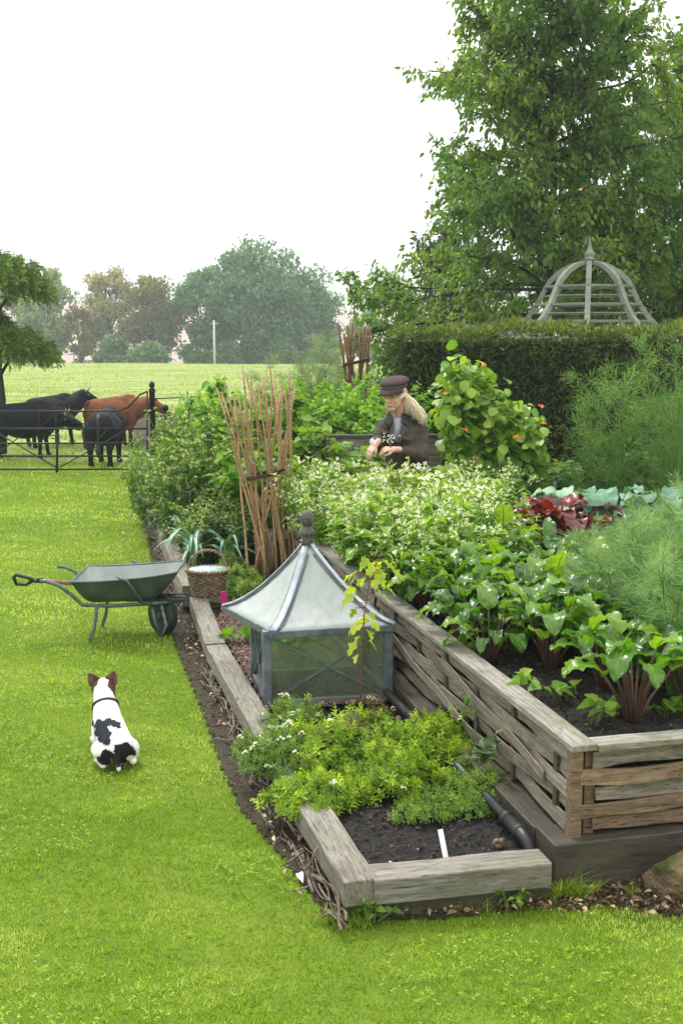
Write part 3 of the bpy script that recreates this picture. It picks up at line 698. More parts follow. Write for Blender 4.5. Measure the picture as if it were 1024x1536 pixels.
# ---- wrought iron gate and fence
M_iron=plain('black_iron',(.006,.007,.010),.5,.3,var=.3,scale=30,c2=(.012,.012,.014))
def gate():
    Yg=18.5; P=lambda x,y: atY(x,y,Yg)
    root=empty('field_gate',(P(86,708).x,Yg,0),0,'low black wrought iron field gate with crossed braces and an upswept end','gate')
    ox=root.location.x
    L=lambda x,y: (P(x,y).x-ox,0,P(x,y).z)
    def bar(pts,r,name='rail',dy=0): 
        m=MB(); m.tube([(a,b+dy,c) for a,b,c in pts],r,6); m.build(name,M_iron,root)
    for x0,x1,y in ((-60,222,643),(-60,200,665),(-60,205,684),(-60,222,704)): bar([L(x0,y),L(x1,y)],.016)
    m=MB(); m.tube([L(-60,617),L(120,617),L(178,616),L(192,611),L(203,600),L(210,592),L(221,587)],.016,6); m.build('top_rail',M_iron,root)
    bar([L(221,587),L(221,706)],.014,'end_stile'); bar([L(86,652),L(86,711)],.022,'middle_stile'); bar([L(84,617),L(84,652)],.008,'middle_stile')
    for a,b in (((-20,640),(84,701)),((90,701),(190,645)),((-30,700),(30,655)),((86,617),(140,643)),((140,643),(170,617)),((60,643),(84,617)),((130,680),(160,645)),((170,650),(205,617))):
        bar([L(*a),L(*b)],.010,'brace',dy=.012)
    for cx in (74,96):
        pts=[L(cx+9*math.cos(t),613-10*abs(math.sin(t))) for t in np.linspace(0,PI,9)]; bar(pts,.008,'scroll')
    bar([L(58,664),L(58,617)],.006,'brace',.01)
    m=MB()
    for k,y in enumerate((648,653,658)): m.box(L(78+k*2,y),(.10,.03,.012))
    m.box(L(88,655),(.02,.05,.12)); m.build('latch',M_iron,root)
    # end post
    pr=P(231,700); g=empty('gate_post',(pr.x,Yg,0),0,'black iron gate post topped with a ball beside the brown cow','post')
    zt=P(231,584).z
    m=MB(); m.lathe([(.045,0),(.045,zt-.04),(.055,zt-.03),(.055,zt)],n=8); m.build('shaft',M_iron,g)
    m=MB(); m.lathe([(.05,zt),(.03,zt+.02),(.04,zt+.04),(.048,zt+.07),(.04,zt+.1),(.02,zt+.12),(.008,zt+.13)],n=12); m.build('ball_finial',M_iron,g)
    p2=P(-36,700); g2=copy_tree(g); g2.location=(p2.x,Yg,0); g2['label']='black iron gate post at the hidden left end of the gate'
    fr=empty('estate_fence',(pr.x,Yg,0),0,'low black iron rail fence running right of the gate post among the flowers','fence')
    for y,e in ((598,330),(625,300),(652,330)):
        m=MB(); m.tube([(0.05,0,P(231,y).z),(P(e,y).x-pr.x,.9,P(231,y).z)],.011,6); m.build('rail',M_iron,fr)
    for i,(x,y,Y) in enumerate(((248,612,15.5),(283,605,14.2),(313,655,12.0))):
        a=atY(x,y,Y); k=empty('plant_stake',(a.x,Y,0),0,('iron plant stake with a ball top just right of the gate post','taller iron plant stake with a ball top among the pale flowers','dark iron plant stake nearest the bundle of canes')[i],'stake','iron plant stakes in the border')
        m=MB(); m.lathe([(.018,0),(.018,a.z-.04)],n=8); m.build('shaft',M_iron,k)
        m=MB(); m.ball((0,0,a.z),(.045,.045,.05),10); m.build('ball_finial',M_iron,k)
gate()
# ---- cloud pruned conifer at the left edge
M_con=foliage('conifer_foliage',(.018,.06,.008),(.07,.15,.012),(.20,.30,.03),trans=.2,big=2)
def conifer():
    Yc=21.5; c=atY(2,600,Yc); root=empty('cloud_pruned_conifer',(c.x,Yc,0),0,'dark trunked conifer pruned into rounded drooping pads at the left edge','conifer')
    pads=[(14,430,55,46,.1),(16,525,58,38,.1),(-45,410,60,50,.5),(-50,500,60,45,.4)]
    rg=np.random.default_rng(3); m=MB(); m.tube([(0,0,0),(.03,0,1),(-.04,0,2),(0,0,3.3)],[.07,.06,.05,.02],8)
    for px,py,rx,rz,dy in pads:
        a=atY(px,py,Yc); m.tube([(-.02,0,a.z-c.z+c.z-.5),((a.x-c.x)*.6,dy*.5,a.z-.25),(a.x-c.x,dy,a.z-.05)],[.04,.03,.015],6)
    m.build('trunk',M_barkd,root)
    for px,py,rx,rz,dy in pads:
        a=atY(px,py,Yc); rx_=rx/F*Yc; rz_=rz/F*Yc; ctr=np.array([a.x-c.x,dy,a.z]); f=MB(); LP=[];LD=[]; TT=[]
        for k in range(420):
            d=rdir(1,-.25,1)[0]; p=ctr+d*np.array([rx_,rx_*.9,rz_])*rg.uniform(.55,.98)
            out=np.array([d[0],d[1],.25*d[2]]); L=rg.uniform(.18,.34); t0=rg.uniform(0,1)
            for s in np.linspace(0,1,9):
                q=p+out*L*s*.7+np.array([0,0,.05*s-.24*s*s])*1.; 
                for r2 in range(3):
                    LP.append(q+rg.normal(0,.012,3)); LD.append(out*.5+rg.normal(0,.5,3)+np.array([0,0,-.8*s])); TT.append(np.clip(.15+t0*.45+.35*s+.2*d[2],0,1))
        LP=np.array(LP);LD=np.array(LD); N=len(LP); X,Y,Z=frames(LD,rg.uniform(0,6,N)); tp_,pl=leaf_tpl(.26,2,.1,.1,'lance')
        f.inst(tp_,pl,LP,X,Y,Z,.095*rg.uniform(.7,1.3,N),np.array(TT)); f.build('foliage_pad',M_con,root)
conifer()
# ================================================================= COLD FRAME
M_lead=plain('lead_grey_metal',(.17,.195,.215),.5,.5,.35,var=.5,scale=14,c2=(.08,.10,.11),bump=.3,bs=40)
M_leadp=plain('pale_lead_sheet',(.42,.45,.49),.45,.5,.3,scale=10,c2=(.26,.30,.33),bump=.3,bs=40)
def glass_mat():
    nt=NT('algae_sheen_glass'); v=nt.coord(); n=nt.noise(v,4,5,.6); n2=nt.noise(v,30,4,.6)
    gl=nt.n('BsdfGlossy',Roughness=.06); gl.inputs[0].default_value=(.9,.95,.95,1)
    tr=nt.n('BsdfTransparent'); tr.inputs[0].default_value=(.90,.97,.90,1)
    df=nt.n('BsdfDiffuse',Color=(.50,.56,.42,1)); tl=nt.n('BsdfTranslucent',Color=(.3,.42,.2,1))  # algae film made paler and denser, its colour brightening the panes like reflections
    d=nt.n('MixShader',Fac=.5,i1=df.outputs[0],i2=tl.outputs[0])
    a=nt.n('MixShader',Fac=nt.math('ADD',nt.math('MULTIPLY',nt.ramp(n,[(.3,0),(.75,1)]),.26),nt.math('MULTIPLY',n2,.14)),i1=tr.outputs[0],i2=d.outputs[0])
    fr=nt.n('Fresnel',IOR=1.5); f=nt.math('ADD',fr.outputs[0],.05)
    return nt.fin(nt.n('MixShader',Fac=f,i1=a.outputs[0],i2=gl.outputs[0]).outputs[0])
def roof_mat():
    nt=NT('white_milky_glass'); v=nt.coord(); n=nt.noise(v,5,5,.6)
    c=nt.mix(nt.ramp(n,[(.35,0),(.7,1)]),(.56,.59,.59),(.42,.46,.43)); c=nt.mix(nt.ramp(nt.noise(nt.coord((9,9,1.2)),2.5,5,.7),[(.45,0),(.75,.6)]),c,(.26,.28,.24))
    p=principled(nt,c,.16,.6,normal=nt.bump(nt.noise(v,8,2),.08,.01)); t=nt.n('BsdfTranslucent',Color=(.8,.85,.8,1))
    return nt.fin(nt.n('MixShader',Fac=.35,i1=p,i2=t.outputs[0]).outputs[0])
M_glass=glass_mat(); M_rglass=roof_mat()
def quad(mb,a,b,c,d,t=.004):
    a,b,c,d=[np.array(x,float) for x in (a,b,c,d)]; n=np.cross(b-a,d-a); n=n/np.linalg.norm(n)*t/2
    mb.add([a-n,b-n,c-n,d-n,a+n,b+n,c+n,d+n],[(3,2,1,0),(4,5,6,7),(0,1,5,4),(1,2,6,5),(2,3,7,6),(3,0,4,7)])
def bar3(mb,a,b,w,t):
    a=Vector(a);b=Vector(b);d=b-a;L=d.length
    q=d.to_track_quat('X','Z').to_matrix(); mb.box((a+b)/2,(L,w,t),q)
def cold_frame():
    zb=.11; A=at(401,1062,zb); B=at(581,1051,zb); A=Vector(A);B=Vector(B)
    e=(B-A); s=e.length; d=Vector((-e.y,e.x,0)).normalized()
    C=B+d*.58; D=A+d*.58; root=empty('cold_frame',((A.x+C.x)/2,(A.y+C.y)/2,zb),0,'lead framed glass cold frame with swept white roof and ball finial','cold frame')
    O=Vector(root.location); P=[A-O,B-O,C-O,D-O]; hz=.45
    for p in P:
        m=MB(); m.box((p.x,p.y,hz/2),(.05,.05,hz),Matrix.Rotation(math.atan2(e.y,e.x),3,'Z')); m.build('corner_post',M_lead,root,smooth=False,bevel=.004)
    for i in range(4):
        a,b=P[i],P[(i+1)%4]; u=(b-a).normalized(); a1=a+u*.026; b1=b-u*.026
        for z,h in ((.022,.04),(hz-.02,.036)):
            m=MB(); bar3(m,a1+Vector((0,0,z)),b1+Vector((0,0,z)),.034,h); m.build('frame_rail',M_lead,root,smooth=False,bevel=.003)
        m=MB(); quad(m,a1+Vector((0,0,.043)),b1+Vector((0,0,.043)),b1+Vector((0,0,hz-.04)),a1+Vector((0,0,hz-.04))); m.build('glass_pane',M_glass,root,smooth=False)
        n=Vector((u.y,-u.x,0))*.009
        m=MB(); bar3(m,a1+n+Vector((0,0,.045)),b1+n+Vector((0,0,hz-.042)),.006,.011)
        m.build('cross_strip',M_lead,root,smooth=False)
        m=MB(); bar3(m,b1+n*1.9+Vector((0,0,.045)),a1+n*1.9+Vector((0,0,hz-.042)),.006,.011); m.build('cross_strip',M_lead,root,smooth=False)
    ze=.565; E=[at(409,948,ze),at(592,937,ze),None,at(335,909,ze)]; E[2]=E[3]+E[1]-E[0]; E=[Vector(x)-O for x in E]
    cx=sum((x for x in E),Vector())/4; ap=Vector(at(462,806,ze))  # direction only
    zt=.97; top=Vector(atY(462,808,(cx+O).y))-O; apex=Vector((cx.x*.4+top.x*.6,cx.y,top.z))
    ze-=O.z
    def rp(c,t,o=0): # swept ridge curve: t 0 eave..1 apex
        q=E[c]*(1-t)+Vector((apex.x,apex.y,0))*t if False else Vector((E[c].x+(apex.x-E[c].x)*t, E[c].y+(apex.y-E[c].y)*t, 0))
        q.z=ze+(apex.z-ze)*(t**1.65*.80+t*.20)+o; return q
    ts=[0,.12,.25,.38,.5,.62,.74,.86,.955]
    for i in range(4):
        j=(i+1)%4; V=[];k=8
        for t in ts:
            a,b=rp(i,t),rp(j,t)
            for q in range(k+1): 
                f=q/k; p=a+(b-a)*f; V.append(tuple(p))
        Fs=[(r*(k+1)+q,r*(k+1)+q+1,(r+1)*(k+1)+q+1,(r+1)*(k+1)+q) for r in range(len(ts)-1) for q in range(k)]
        m=MB(); m.add(V,Fs); o=m.build('roof_pane',M_rglass,root); md=o.modifiers.new('t','SOLIDIFY'); md.thickness=.006
        m=MB(); m.tube([rp(i,t,.006) for t in ts],[.024,.024,.023,.022,.021,.021,.020,.020,.019],8,flat=.35)
        m.build('ridge_strip',M_leadp,root)
        for sg in (-1,1):
            m=MB(); pts=[]
            for t in ts[:-1]:
                a=rp(i,t,.009); b=rp(j if sg>0 else (i-1)%4,t,.009); u=(b-a); 
                if u.length>.09: pts.append(a+u.normalized()*.034)
            m.tube(pts,.0055,5); m.build('dark_seam',M_lead,root)
        m=MB(); a,b=E[i].copy(),E[j].copy(); a.z=b.z=ze-.018; bar3(m,a,b,.016,.04); m.build('eave_strip',M_lead,root,smooth=False,bevel=.003)
    m=MB(); c=apex; m.lathe([(.036,c.z-.035),(.03,c.z),(.028,c.z+.02),(.045,c.z+.028),(.048,c.z+.04),(.03,c.z+.055),(.022,c.z+.07),(.024,c.z+.08)],(c.x,c.y,0),16)
    m.build('finial_base',M_fin,root)
    m=MB(); m.ball((c.x,c.y,c.z+.118),(.041,.041,.05),16); m.build('finial_ball',M_fin,root)
M_fin=plain('carved_grey_finial',(.12,.115,.10),.7,.3,var=.5,scale=40,c2=(.05,.05,.045),bump=1,bd=.01,bs=45)
cold_frame()
# ================================================================= WHEELBARROW AND SPADE
M_tubeg=plain('green_painted_tube',(.03,.10,.08),.5,.5,.3,scale=20,c2=(.12,.15,.14),bs=50)
M_tub=plain('weathered_green_steel',(.040,.065,.055),.5,.5,.3,scale=6,c2=(.10,.12,.11),bump=.3)
M_tubin=plain('dusty_grey_tray_inside',(.30,.33,.30),.55,.4,.2,scale=5,c2=(.20,.24,.21),bump=.3)
M_rub=plain('black_rubber',(.012,.012,.013),.6,.4,scale=20,c2=(.03,.028,.026))
M_shaft=wood('spade_shaft_wood',(.34,.22,.13),(.15,.09,.05),scale=2.)
def barrow():
    o=at(190,962,0); ppm=(962-500)/2.2
    root=empty('wheelbarrow',(o.x,o.y+.18,0),R(0),'old green wheelbarrow with a grey tray parked nose to the timber edge on the lawn','wheelbarrow')
    X=lambda px:(px-190)/ppm
    # tray: rim and floor rectangles (x0,x1,half width,z)
    rim=[(-.255,-.27,.485),(.37,-.20,.605)]
    m=MB(); n=18; rimp=[];flo=[]
    # near y=-w, far y=+w
    def rimpt(t,s):  # t 0..1 along x, s -1/1
        x=-.36+.74*t; z=.440+.0*t+.055*t**2.0+.02; w=.29*(1-.25*t**3)
        return (x,s*w,z)
    def flopt(t,s):
        x=-.24+.42*t; z=.285+.01*t; w=.17*(1-.15*t); return (x,s*w,z)
    loopR=[rimpt(t,-1) for t in np.linspace(0,1,9)]+[(.385,-.10,.525),(.395,0,.53),(.385,.10,.525)]+[rimpt(t,1) for t in np.linspace(1,0,9)]+[(-.375,.15,.445),(-.38,0,.44),(-.375,-.15,.445)]
    loopF=[flopt(t,-1) for t in np.linspace(0,1,9)]+[(.195,-.07,.295),(.20,0,.295),(.195,.07,.295)]+[flopt(t,1) for t in np.linspace(1,0,9)]+[(-.25,.09,.285),(-.255,0,.285),(-.25,-.09,.285)]
    N=len(loopR)
    def tray(off,mb,inner):
        V=[];c=np.array([0,0,0])
        rows=[]
        for s in np.linspace(0,1,6):
            row=[]
            for a,b in zip(loopR,loopF):
                a=np.array(a);b=np.array(b); p=a+(b-a)*s; p[2]-=.03*math.sin(PI*s); q=p.copy()
                if off: q[:2]*=(1-off*2.2); q[2]+=off*(.1+.9*s)
                row.append(q)
            rows.append(row)
        for r_ in rows: V+=r_
        Fs=[(r*N+k,r*N+(k+1)%N,(r+1)*N+(k+1)%N,(r+1)*N+k) for r in range(5) for k in range(N)]
        cen=np.mean(rows[-1],axis=0); V.append(cen); ci=6*N
        Fs+=[(5*N+k,5*N+(k+1)%N,ci) for k in range(N)]
        if inner: Fs=[f[::-1] for f in Fs]
        mb.add(V,Fs)
    tray(0,m,False); m.build('tray',M_tub,root)
    m=MB(); tray(.008,m,True); m.build('tray_lining',M_tubin,root)
    m=MB(); m.tube(loopR+[loopR[0]],.009,6,cap=False); m.build('rolled_rim',M_tub,root)
    for s in (-1,1):
        m=MB(); m.tube([(-.585,s*.26,.462),(-.54,s*.26,.46),(-.46,s*.25,.43),(-.38,s*.23,.36),(-.30,s*.21,.275),(-.1,s*.19,.265),(.25,s*.12,.27),(.40,s*.05,.275)],.014,8); m.build('handle_tube',M_tubeg,root)
        m=MB(); m.tube([(-.20,s*.20,.27),(-.225,s*.21,.10),(-.255,s*.21,.015),(-.25,s*.21,0.012)],.013,8); m.build('leg',M_tubeg,root)
        m=MB(); m.tube([(-.03,s*(.315-.02),.50),(.04,s*.305,.47),(.09,s*.25,.37),(.13,s*.18,.275),(.24,s*.10,.27)],.010,6); m.build('side_brace',M_tubeg,root)
        m=MB(); m.tube([(.17,s*.10,.27),(.20,s*.10,.12),(.235,s*.10,.02)],.013,8); m.build('front_leg',M_tubeg,root)
        m=MB(); m.tube([(.24,s*.10,.27),(.28,s*.10,.10),(.245,s*.10,.015)],.011,8); m.build('front_leg',M_metalw,root)
    m=MB(); m.box((.20,-.1,.285),(.42,.03,.014)); m.build('frame_bar',M_rub,root,smooth=False)
    m=MB(); m.box((.20,.1,.285),(.42,.03,.014)); m.build('frame_bar',M_rub,root,smooth=False)
    # wheel
    ax=Matrix.Rotation(R(90),3,'X')
    wl=empty('wheel',(.235,.02,.15),R(-48)); wl.parent=root; wl.scale=(.9,.9,.9)
    m=MB(); m.lathe([(.11,-.035),(.15,-.045),(.165,-.02),(.168,0),(.165,.02),(.15,.045),(.11,.035)],(0,0,0),28,axis=ax); m.build('tyre',M_rub,wl)
    m=MB(); m.lathe([(.001,-.03),(.02,-.05),(.03,-.02),(.11,-.03),(.115,0),(.11,.03),(.03,.02),(.02,.05),(.001,.03)],(0,0,0),20,axis=ax); m.build('rim',M_tub,wl)
    # spade lying across the tray
    sp=empty('garden_spade',(o.x,o.y+.18,0),0,'spade with a black grip and wooden shaft lying in the wheelbarrow','spade')
    yb=o.y+.18; G=lambda x,y,dy=-.10: Vector((atY(x,y,yb+dy).x-o.x,dy,atY(x,y,yb+dy).z))
    b=G(124,878,-.04)+Vector((.0,0,.01)); 
    m=MB(); m.tube([G(52,870),G(90,873,-.08),b,b+Vector((.22,.03,-.05))],[.019,.017,.016,.015],8); m.build('shaft',M_shaft,sp)
    m=MB(); m.tube([G(64,871),G(50,870),G(43,867,-.145),G(25,862,-.155),G(21,866),G(25,876,-.05),G(40,877,-.055),G(50,870)],[.021,.018,.012,.013,.015,.013,.012,.015],8); m.build('grip',M_rub,sp)
    q=b+Vector((.22,.03,-.06)); m=MB(); m.box(q+Vector((.10,.01,-.035)),(.24,.16,.006),Matrix.Rotation(R(17),3,'Y')); m.build('blade',M_tub,sp,smooth=False,bevel=.002)
M_metalw=plain('worn_pale_metal',(.30,.31,.32),.45,.5,.5,scale=20,c2=(.06,.09,.08))
barrow()
# ================================================================= BASKET
M_wick=plain('wicker',(.30,.22,.13),.65,.35,var=.6,scale=30,c2=(.12,.08,.045),bump=.6)
def basket():
    o=at(312,893,ZB); root=empty('wicker_basket',(o.x,o.y,ZB+.003),R(10),'brown wicker basket with a hooped handle and turquoise patterned lining','basket')
    m=MB(); nr=13; rr=np.random.default_rng(2)
    for k in range(nr):
        z=.008+.185*k/(nr-1); r0=.115+.04*(k/(nr-1))**.8; pts=[]
        for i in range(65):
            t=2*PI*i/64; w=.005*math.cos(t*14+PI*k); pts.append(((r0+w)*math.cos(t),(r0+w)*.86*math.sin(t),z+.001*math.sin(t*5+k)))
        m.tube(pts,.0082,5,cap=False,tint=rr.uniform(0,1))
    m.lathe([(.001,.004),(.112,.004),(.150,.19)],n=32,sy=.86); m.build('woven_body',M_wick,root)
    m=MB(); 
    for ph in (0,PI):
        m.tube([((.162+.007*math.cos(t*16+ph))*math.cos(t),(.162+.007*math.cos(t*16+ph))*.86*math.sin(t),.2+.007*math.sin(t*16+ph)) for t in np.linspace(0,2*PI,129)],.008,5,cap=False)
    m.build('braided_rim',M_wick,root)
    nt=NT('turquoise_lining'); n=nt.n('TexVoronoi',Vector=nt.coord(),Scale=45.)
    mt=nt.fin(principled(nt,nt.mix(nt.ramp(n.outputs['Distance'],[(.3,0),(.5,1)]),(.03,.38,.34),(.6,.72,.68)),.8,.2))
    m=MB(); m.lathe([(.001,.13),(.10,.135),(.135,.16),(.150,.198),(.158,.205)],n=32,sy=.86); m.build('cloth_lining',mt,root)
    m=MB(); 
    for ph in (0,PI): m.tube([(.150*math.cos(t)+.0,.006*math.cos(t*12+ph),.19+.165*math.sin(t)**.85+.006*math.sin(t*12+ph)) for t in np.linspace(0.001,PI-.001,60)],.0075,6)
    m.build('handle',M_wick,root)
basket()
# ================================================================= CANES
M_cane=wood('bamboo_cane',(.50,.34,.17),(.20,.11,.05),scale=1.2,rough=.5)
M_cane2=wood('red_brown_cane',(.24,.11,.075),(.12,.05,.035),scale=1.5)
M_twine=plain('twine',(.06,.045,.03),.9,.1)
def canes(name,tops,bases,waist,Y,zb,label,mat,rad,wz):
    c=atY(waist[0],waist[1],Y); root=empty(name,(c.x,Y,zb),0,label,'cane support')
    rg=np.random.default_rng(4)
    for i,((tx,ty),bx) in enumerate(zip(tops,bases)):
        dy=rg.uniform(-.18,.18); T=atY(tx,ty,Y+dy); B=atY(bx,waist[1],Y-dy*.8); B.z=zb+.005
        r_=root.location; t=Vector((T.x-r_.x,dy,T.z-zb)); b=Vector((B.x-r_.x,-dy*.8,.003))
        m=MB(); pts=[b+(t-b)*s+Vector((rg.normal(0,.006),rg.normal(0,.006),0)) for s in np.linspace(0,1,7)]
        m.tube(pts,[rad*f for f in np.linspace(1.15,.8,7)],7)
        for s in np.linspace(.12,.9,6): 
            q=b+(t-b)*s; m.ball(q,(rad*1.25,rad*1.25,rad*.7),6)
        m.build('cane',mat,root)
    m=MB(); w=wz-zb
    for k in range(3): m.tube([(.15*math.cos(t)*(1+.12*math.sin(5*t+k)),.13*math.sin(t),w+.01*k+.035*math.cos(t)) for t in np.linspace(0,2*PI,28)],.007,5,cap=False)
    m.tube([(.14,-.05,w),(.17,-.1,w-.05),(.16,-.11,w-.1)],.006,5); m.build('twine',M_twine,root)
canes('cane_bundle',[(325,582),(337,574),(349,590),(364,548),(375,568),(384,585),(392,565),(404,548),(407,582),(414,592),(424,578),(428,584),(440,575),(444,585),(366,600),(352,610),(434,560),(331,588),(358,592),(371,560),(388,575),(398,580),(411,570),(420,590),(437,590)],
      [405,412,418,398,388,400,428,442,392,430,410,445,402,375,385,372,420,408,395,437,425,415,448,380,432],(398,715),9.7,.11,'tall bundle of bamboo canes tied at the waist beside the cold frame',M_cane,.0104, atY(400,713,9.7).z)
canes('cane_tripod',[(506,484),(520,488),(529,484),(539,492),(546,490),(552,495),(555,488),(515,500),(533,500)],
      [545,552,510,548,520,515,538,556,505],(533,545),14.5,.2,'reddish bean canes crossed and tied standing behind the woman',M_cane2,.016,atY(533,545,14.5).z)
# ================================================================= SMALL THINGS
M_pink=plain('magenta_plastic',(.55,.02,.20),.4,.4,scale=10,var=.2)
M_white=plain('white_plastic',(.8,.8,.78),.4,.4,scale=30,var=.12)
p=at(337,912,.13); m=MB(); m.box((0,0,.06),(.05,.006,.13)); m.box((0,0,.1275),(.04,.0061,.006)); m.box((0,0,-.02),(.02,.0055,.06))
tag(m.build('plant_label',M_pink,None,smooth=False,loc=(p.x,p.y,.13),rot=(0,R(-4),R(8)),bevel=.002),'magenta plastic plant label stuck in the mulch below the basket','plant label')
p=at(668,1282,.11); m=MB(); m.box((0,0,.045),(.022,.003,.13)); 
tag(m.build('plant_label',M_white,None,smooth=False,loc=(p.x,p.y,.10),rot=(R(-28),R(-6),R(10)),bevel=.001),'white plastic plant label leaning in the dark soil of the low bed','plant label')
M_snail=plain('brown_snail_shell',(.20,.14,.08),.35,.5,scale=60,c2=(.07,.045,.03))
p=at(746,1268,.11); m=MB()
for i in range(40):
    t=i/39; a=t*4.2*PI; r_=.02*t+.002; m.ball((r_*math.cos(a)*.8,-.004+.006*(1-t),.022+r_*math.sin(a)*.8),.004+.009*t,8)
tag(m.build('snail_shell',M_snail,None,loc=(p.x,p.y,.098)),'round brown snail shell lying on the dark soil near the corner','snail shell')
def rock(name,loc,sc,mat,seed,label=None,cat='stone',group=None,cuts=12,n=14,amp=.22,kind=None):
    rg=np.random.default_rng(seed); m=MB(); V=[];nn=n
    D=[]; 
    for i in range(nn+1):
        a=PI*i/nn
        for k in range(nn*2): t=PI*k/nn; D.append((math.sin(a)*math.cos(t),math.sin(a)*math.sin(t),-math.cos(a)))
    D=np.array(D); r_=np.ones(len(D))
    for c in range(cuts):
        nrm_=rdir(1)[0]; nrm_=nrm_*np.array([1,1,.8]); h=rg.uniform(.55,.85); dt=D@nrm_; r_=np.minimum(r_,np.where(dt>.05,h/np.maximum(dt,.05),9))
    r_=r_*(1+amp*.15*np.sin(D[:,0]*9+seed)*np.sin(D[:,1]*8)*np.sin(D[:,2]*7))
    V=D*r_[:,None]*np.array(sc)+np.array([0,0,sc[2]*.8]); w=nn*2
    m.add(V,[(i*w+k,i*w+(k+1)%w,(i+1)*w+(k+1)%w,(i+1)*w+k) for i in range(nn) for k in range(w)])
    o=m.build(name,mat,None,loc=loc); 
    if label: tag(o,label,cat,group)
    return o
nt=NT('mossy_sandstone'); v=nt.coord(); n=nt.noise(v,9,6,.65); n2=nt.noise(v,4,5,.6); n3=nt.noise(v,60,4)
cc=nt.mix(nt.ramp(n,[(.35,0),(.65,1)]),(.24,.18,.10),(.07,.05,.03)); cc=nt.mix(nt.ramp(n2,[(.45,0),(.58,1)]),cc,(.07,.10,.02))
M_stone=nt.fin(principled(nt,cc,.9,.15,normal=nt.bump(nt.math('ADD',n,nt.math('MULTIPLY',n3,.5)),1.,.05)))
p=at(1030,1352,0); rock('mossy_stone',(p.x,p.y+.05,-.015),(.17,.13,.11),M_stone,3,'rough mossy sandstone block on the earth in the bottom right corner',n=40,cuts=11,amp=.5)
M_peb=plain('pale_pebble',(.55,.52,.46),.7,.3,scale=20,c2=(.35,.32,.27))
for i,(x,y) in enumerate(((682,1288),(701,1289),(764,1262),(585,1290),(628,1270),(807,1283),(747,1250),(640,1300))):
    p=at(x,y,.11); s=random.uniform(.007,.013); rock('pebble',(p.x,p.y,.095),(s,s*.8,s*.7),M_peb,20+i,'small pale pebble on the dark soil behind the front beam','pebble','pale pebbles on the low bed soil',n=6,cuts=4)
M_terra=plain('terracotta',(.42,.16,.09),.8,.2,scale=12,c2=(.30,.12,.07))
p=atY(362,752,11.6); g=empty('terracotta_pot',(p.x,11.6,.1),0,'terracotta pot with a pinkish brick lid half hidden behind the plants left of the canes','pot')
m=MB(); m.lathe([(.10,0),(.14,p.z-.2),(.15,p.z-.2),(.15,p.z-.14),(.13,p.z-.14),(.1,p.z-.2)],n=18); m.build('pot_body',M_terra,g)
m=MB(); m.box((0,0,p.z-.11),(.2,.12,.05)); m.build('lid',plain('pink_brick',(.5,.22,.2),.8,.2),g,smooth=False,bevel=.006)
p=at(447,880,.1); g=empty('slate_stool',(p.x-.14,p.y+.8,.1),R(12),'low grey stone slab seat glimpsed between the canes','slab')
m=MB(); m.box((0,0,.32),(.5,.35,.05)); m.build('top_slab',M_leadp,g,smooth=False,bevel=.006)
for s in (-1,1): m=MB(); m.box((s*.17,0,.148),(.07,.3,.29)); m.build('support',M_leadp,g,smooth=False,bevel=.006)
# fallen leaves and debris on the earth strips
M_deb=plain('dry_leaf',(.32,.20,.11),.8,.2,scale=30,c2=(.12,.07,.04))
def debris():
    for i,(x,y,lb) in enumerate(((122,1157,'small dark fallen leaf on the lawn beside the dog'),(125,1308,'small dark fallen leaf alone on the open lawn'),(448,1310,'pale curled fallen leaf on the bare earth by the near beam'),(182,800,'tiny pale fallen leaf on the lawn beyond the wheelbarrow'))):
        p=at(x,y,.03); t_,f_=leaf_tpl(.6,4,.3,.5); q=MB(); q.add(t_*(.035 if i<2 else .055),f_); o=q.build('fallen_leaf',M_deb if i<2 else M_peb,None,loc=(p.x,p.y,.032),rot=(R(10),R(15),i*1.7)); tag(o,lb,'leaf')
    rg=np.random.default_rng(6); P=[]
    for k in range(520):
        t=rg.uniform(0,1); x=rg.uniform(-.14,0); 
        a=Vector(e1[0]).lerp(Vector(e3[1]),t) if rg.uniform()<.5 else Vector(at(rg.uniform(600,1024),rg.uniform(1330,1382),0))
        P.append((a.x+(x if a.z>.1 else 0),a.y,.028+rg.uniform(0,.012)))
    P=np.array(P); N=len(P); D=rdir(N,-.1,.2); X,Y,Z=frames(D,rg.normal(0,.5,N)); tp_,pl=leaf_tpl(.6,3,.2,.3)
    m=MB(); m.inst(tp_,pl,P,X,Y,Z,rg.uniform(.012,.035,N),rg.uniform(0,1,N))
    tag(m.build('leaf_litter',foliage('leaf_litter',(.05,.03,.02),(.22,.13,.07),(.5,.42,.34),trans=.1)),'brown leaf litter and chips scattered on the bare earth','leaf litter',kind='stuff')
debris()
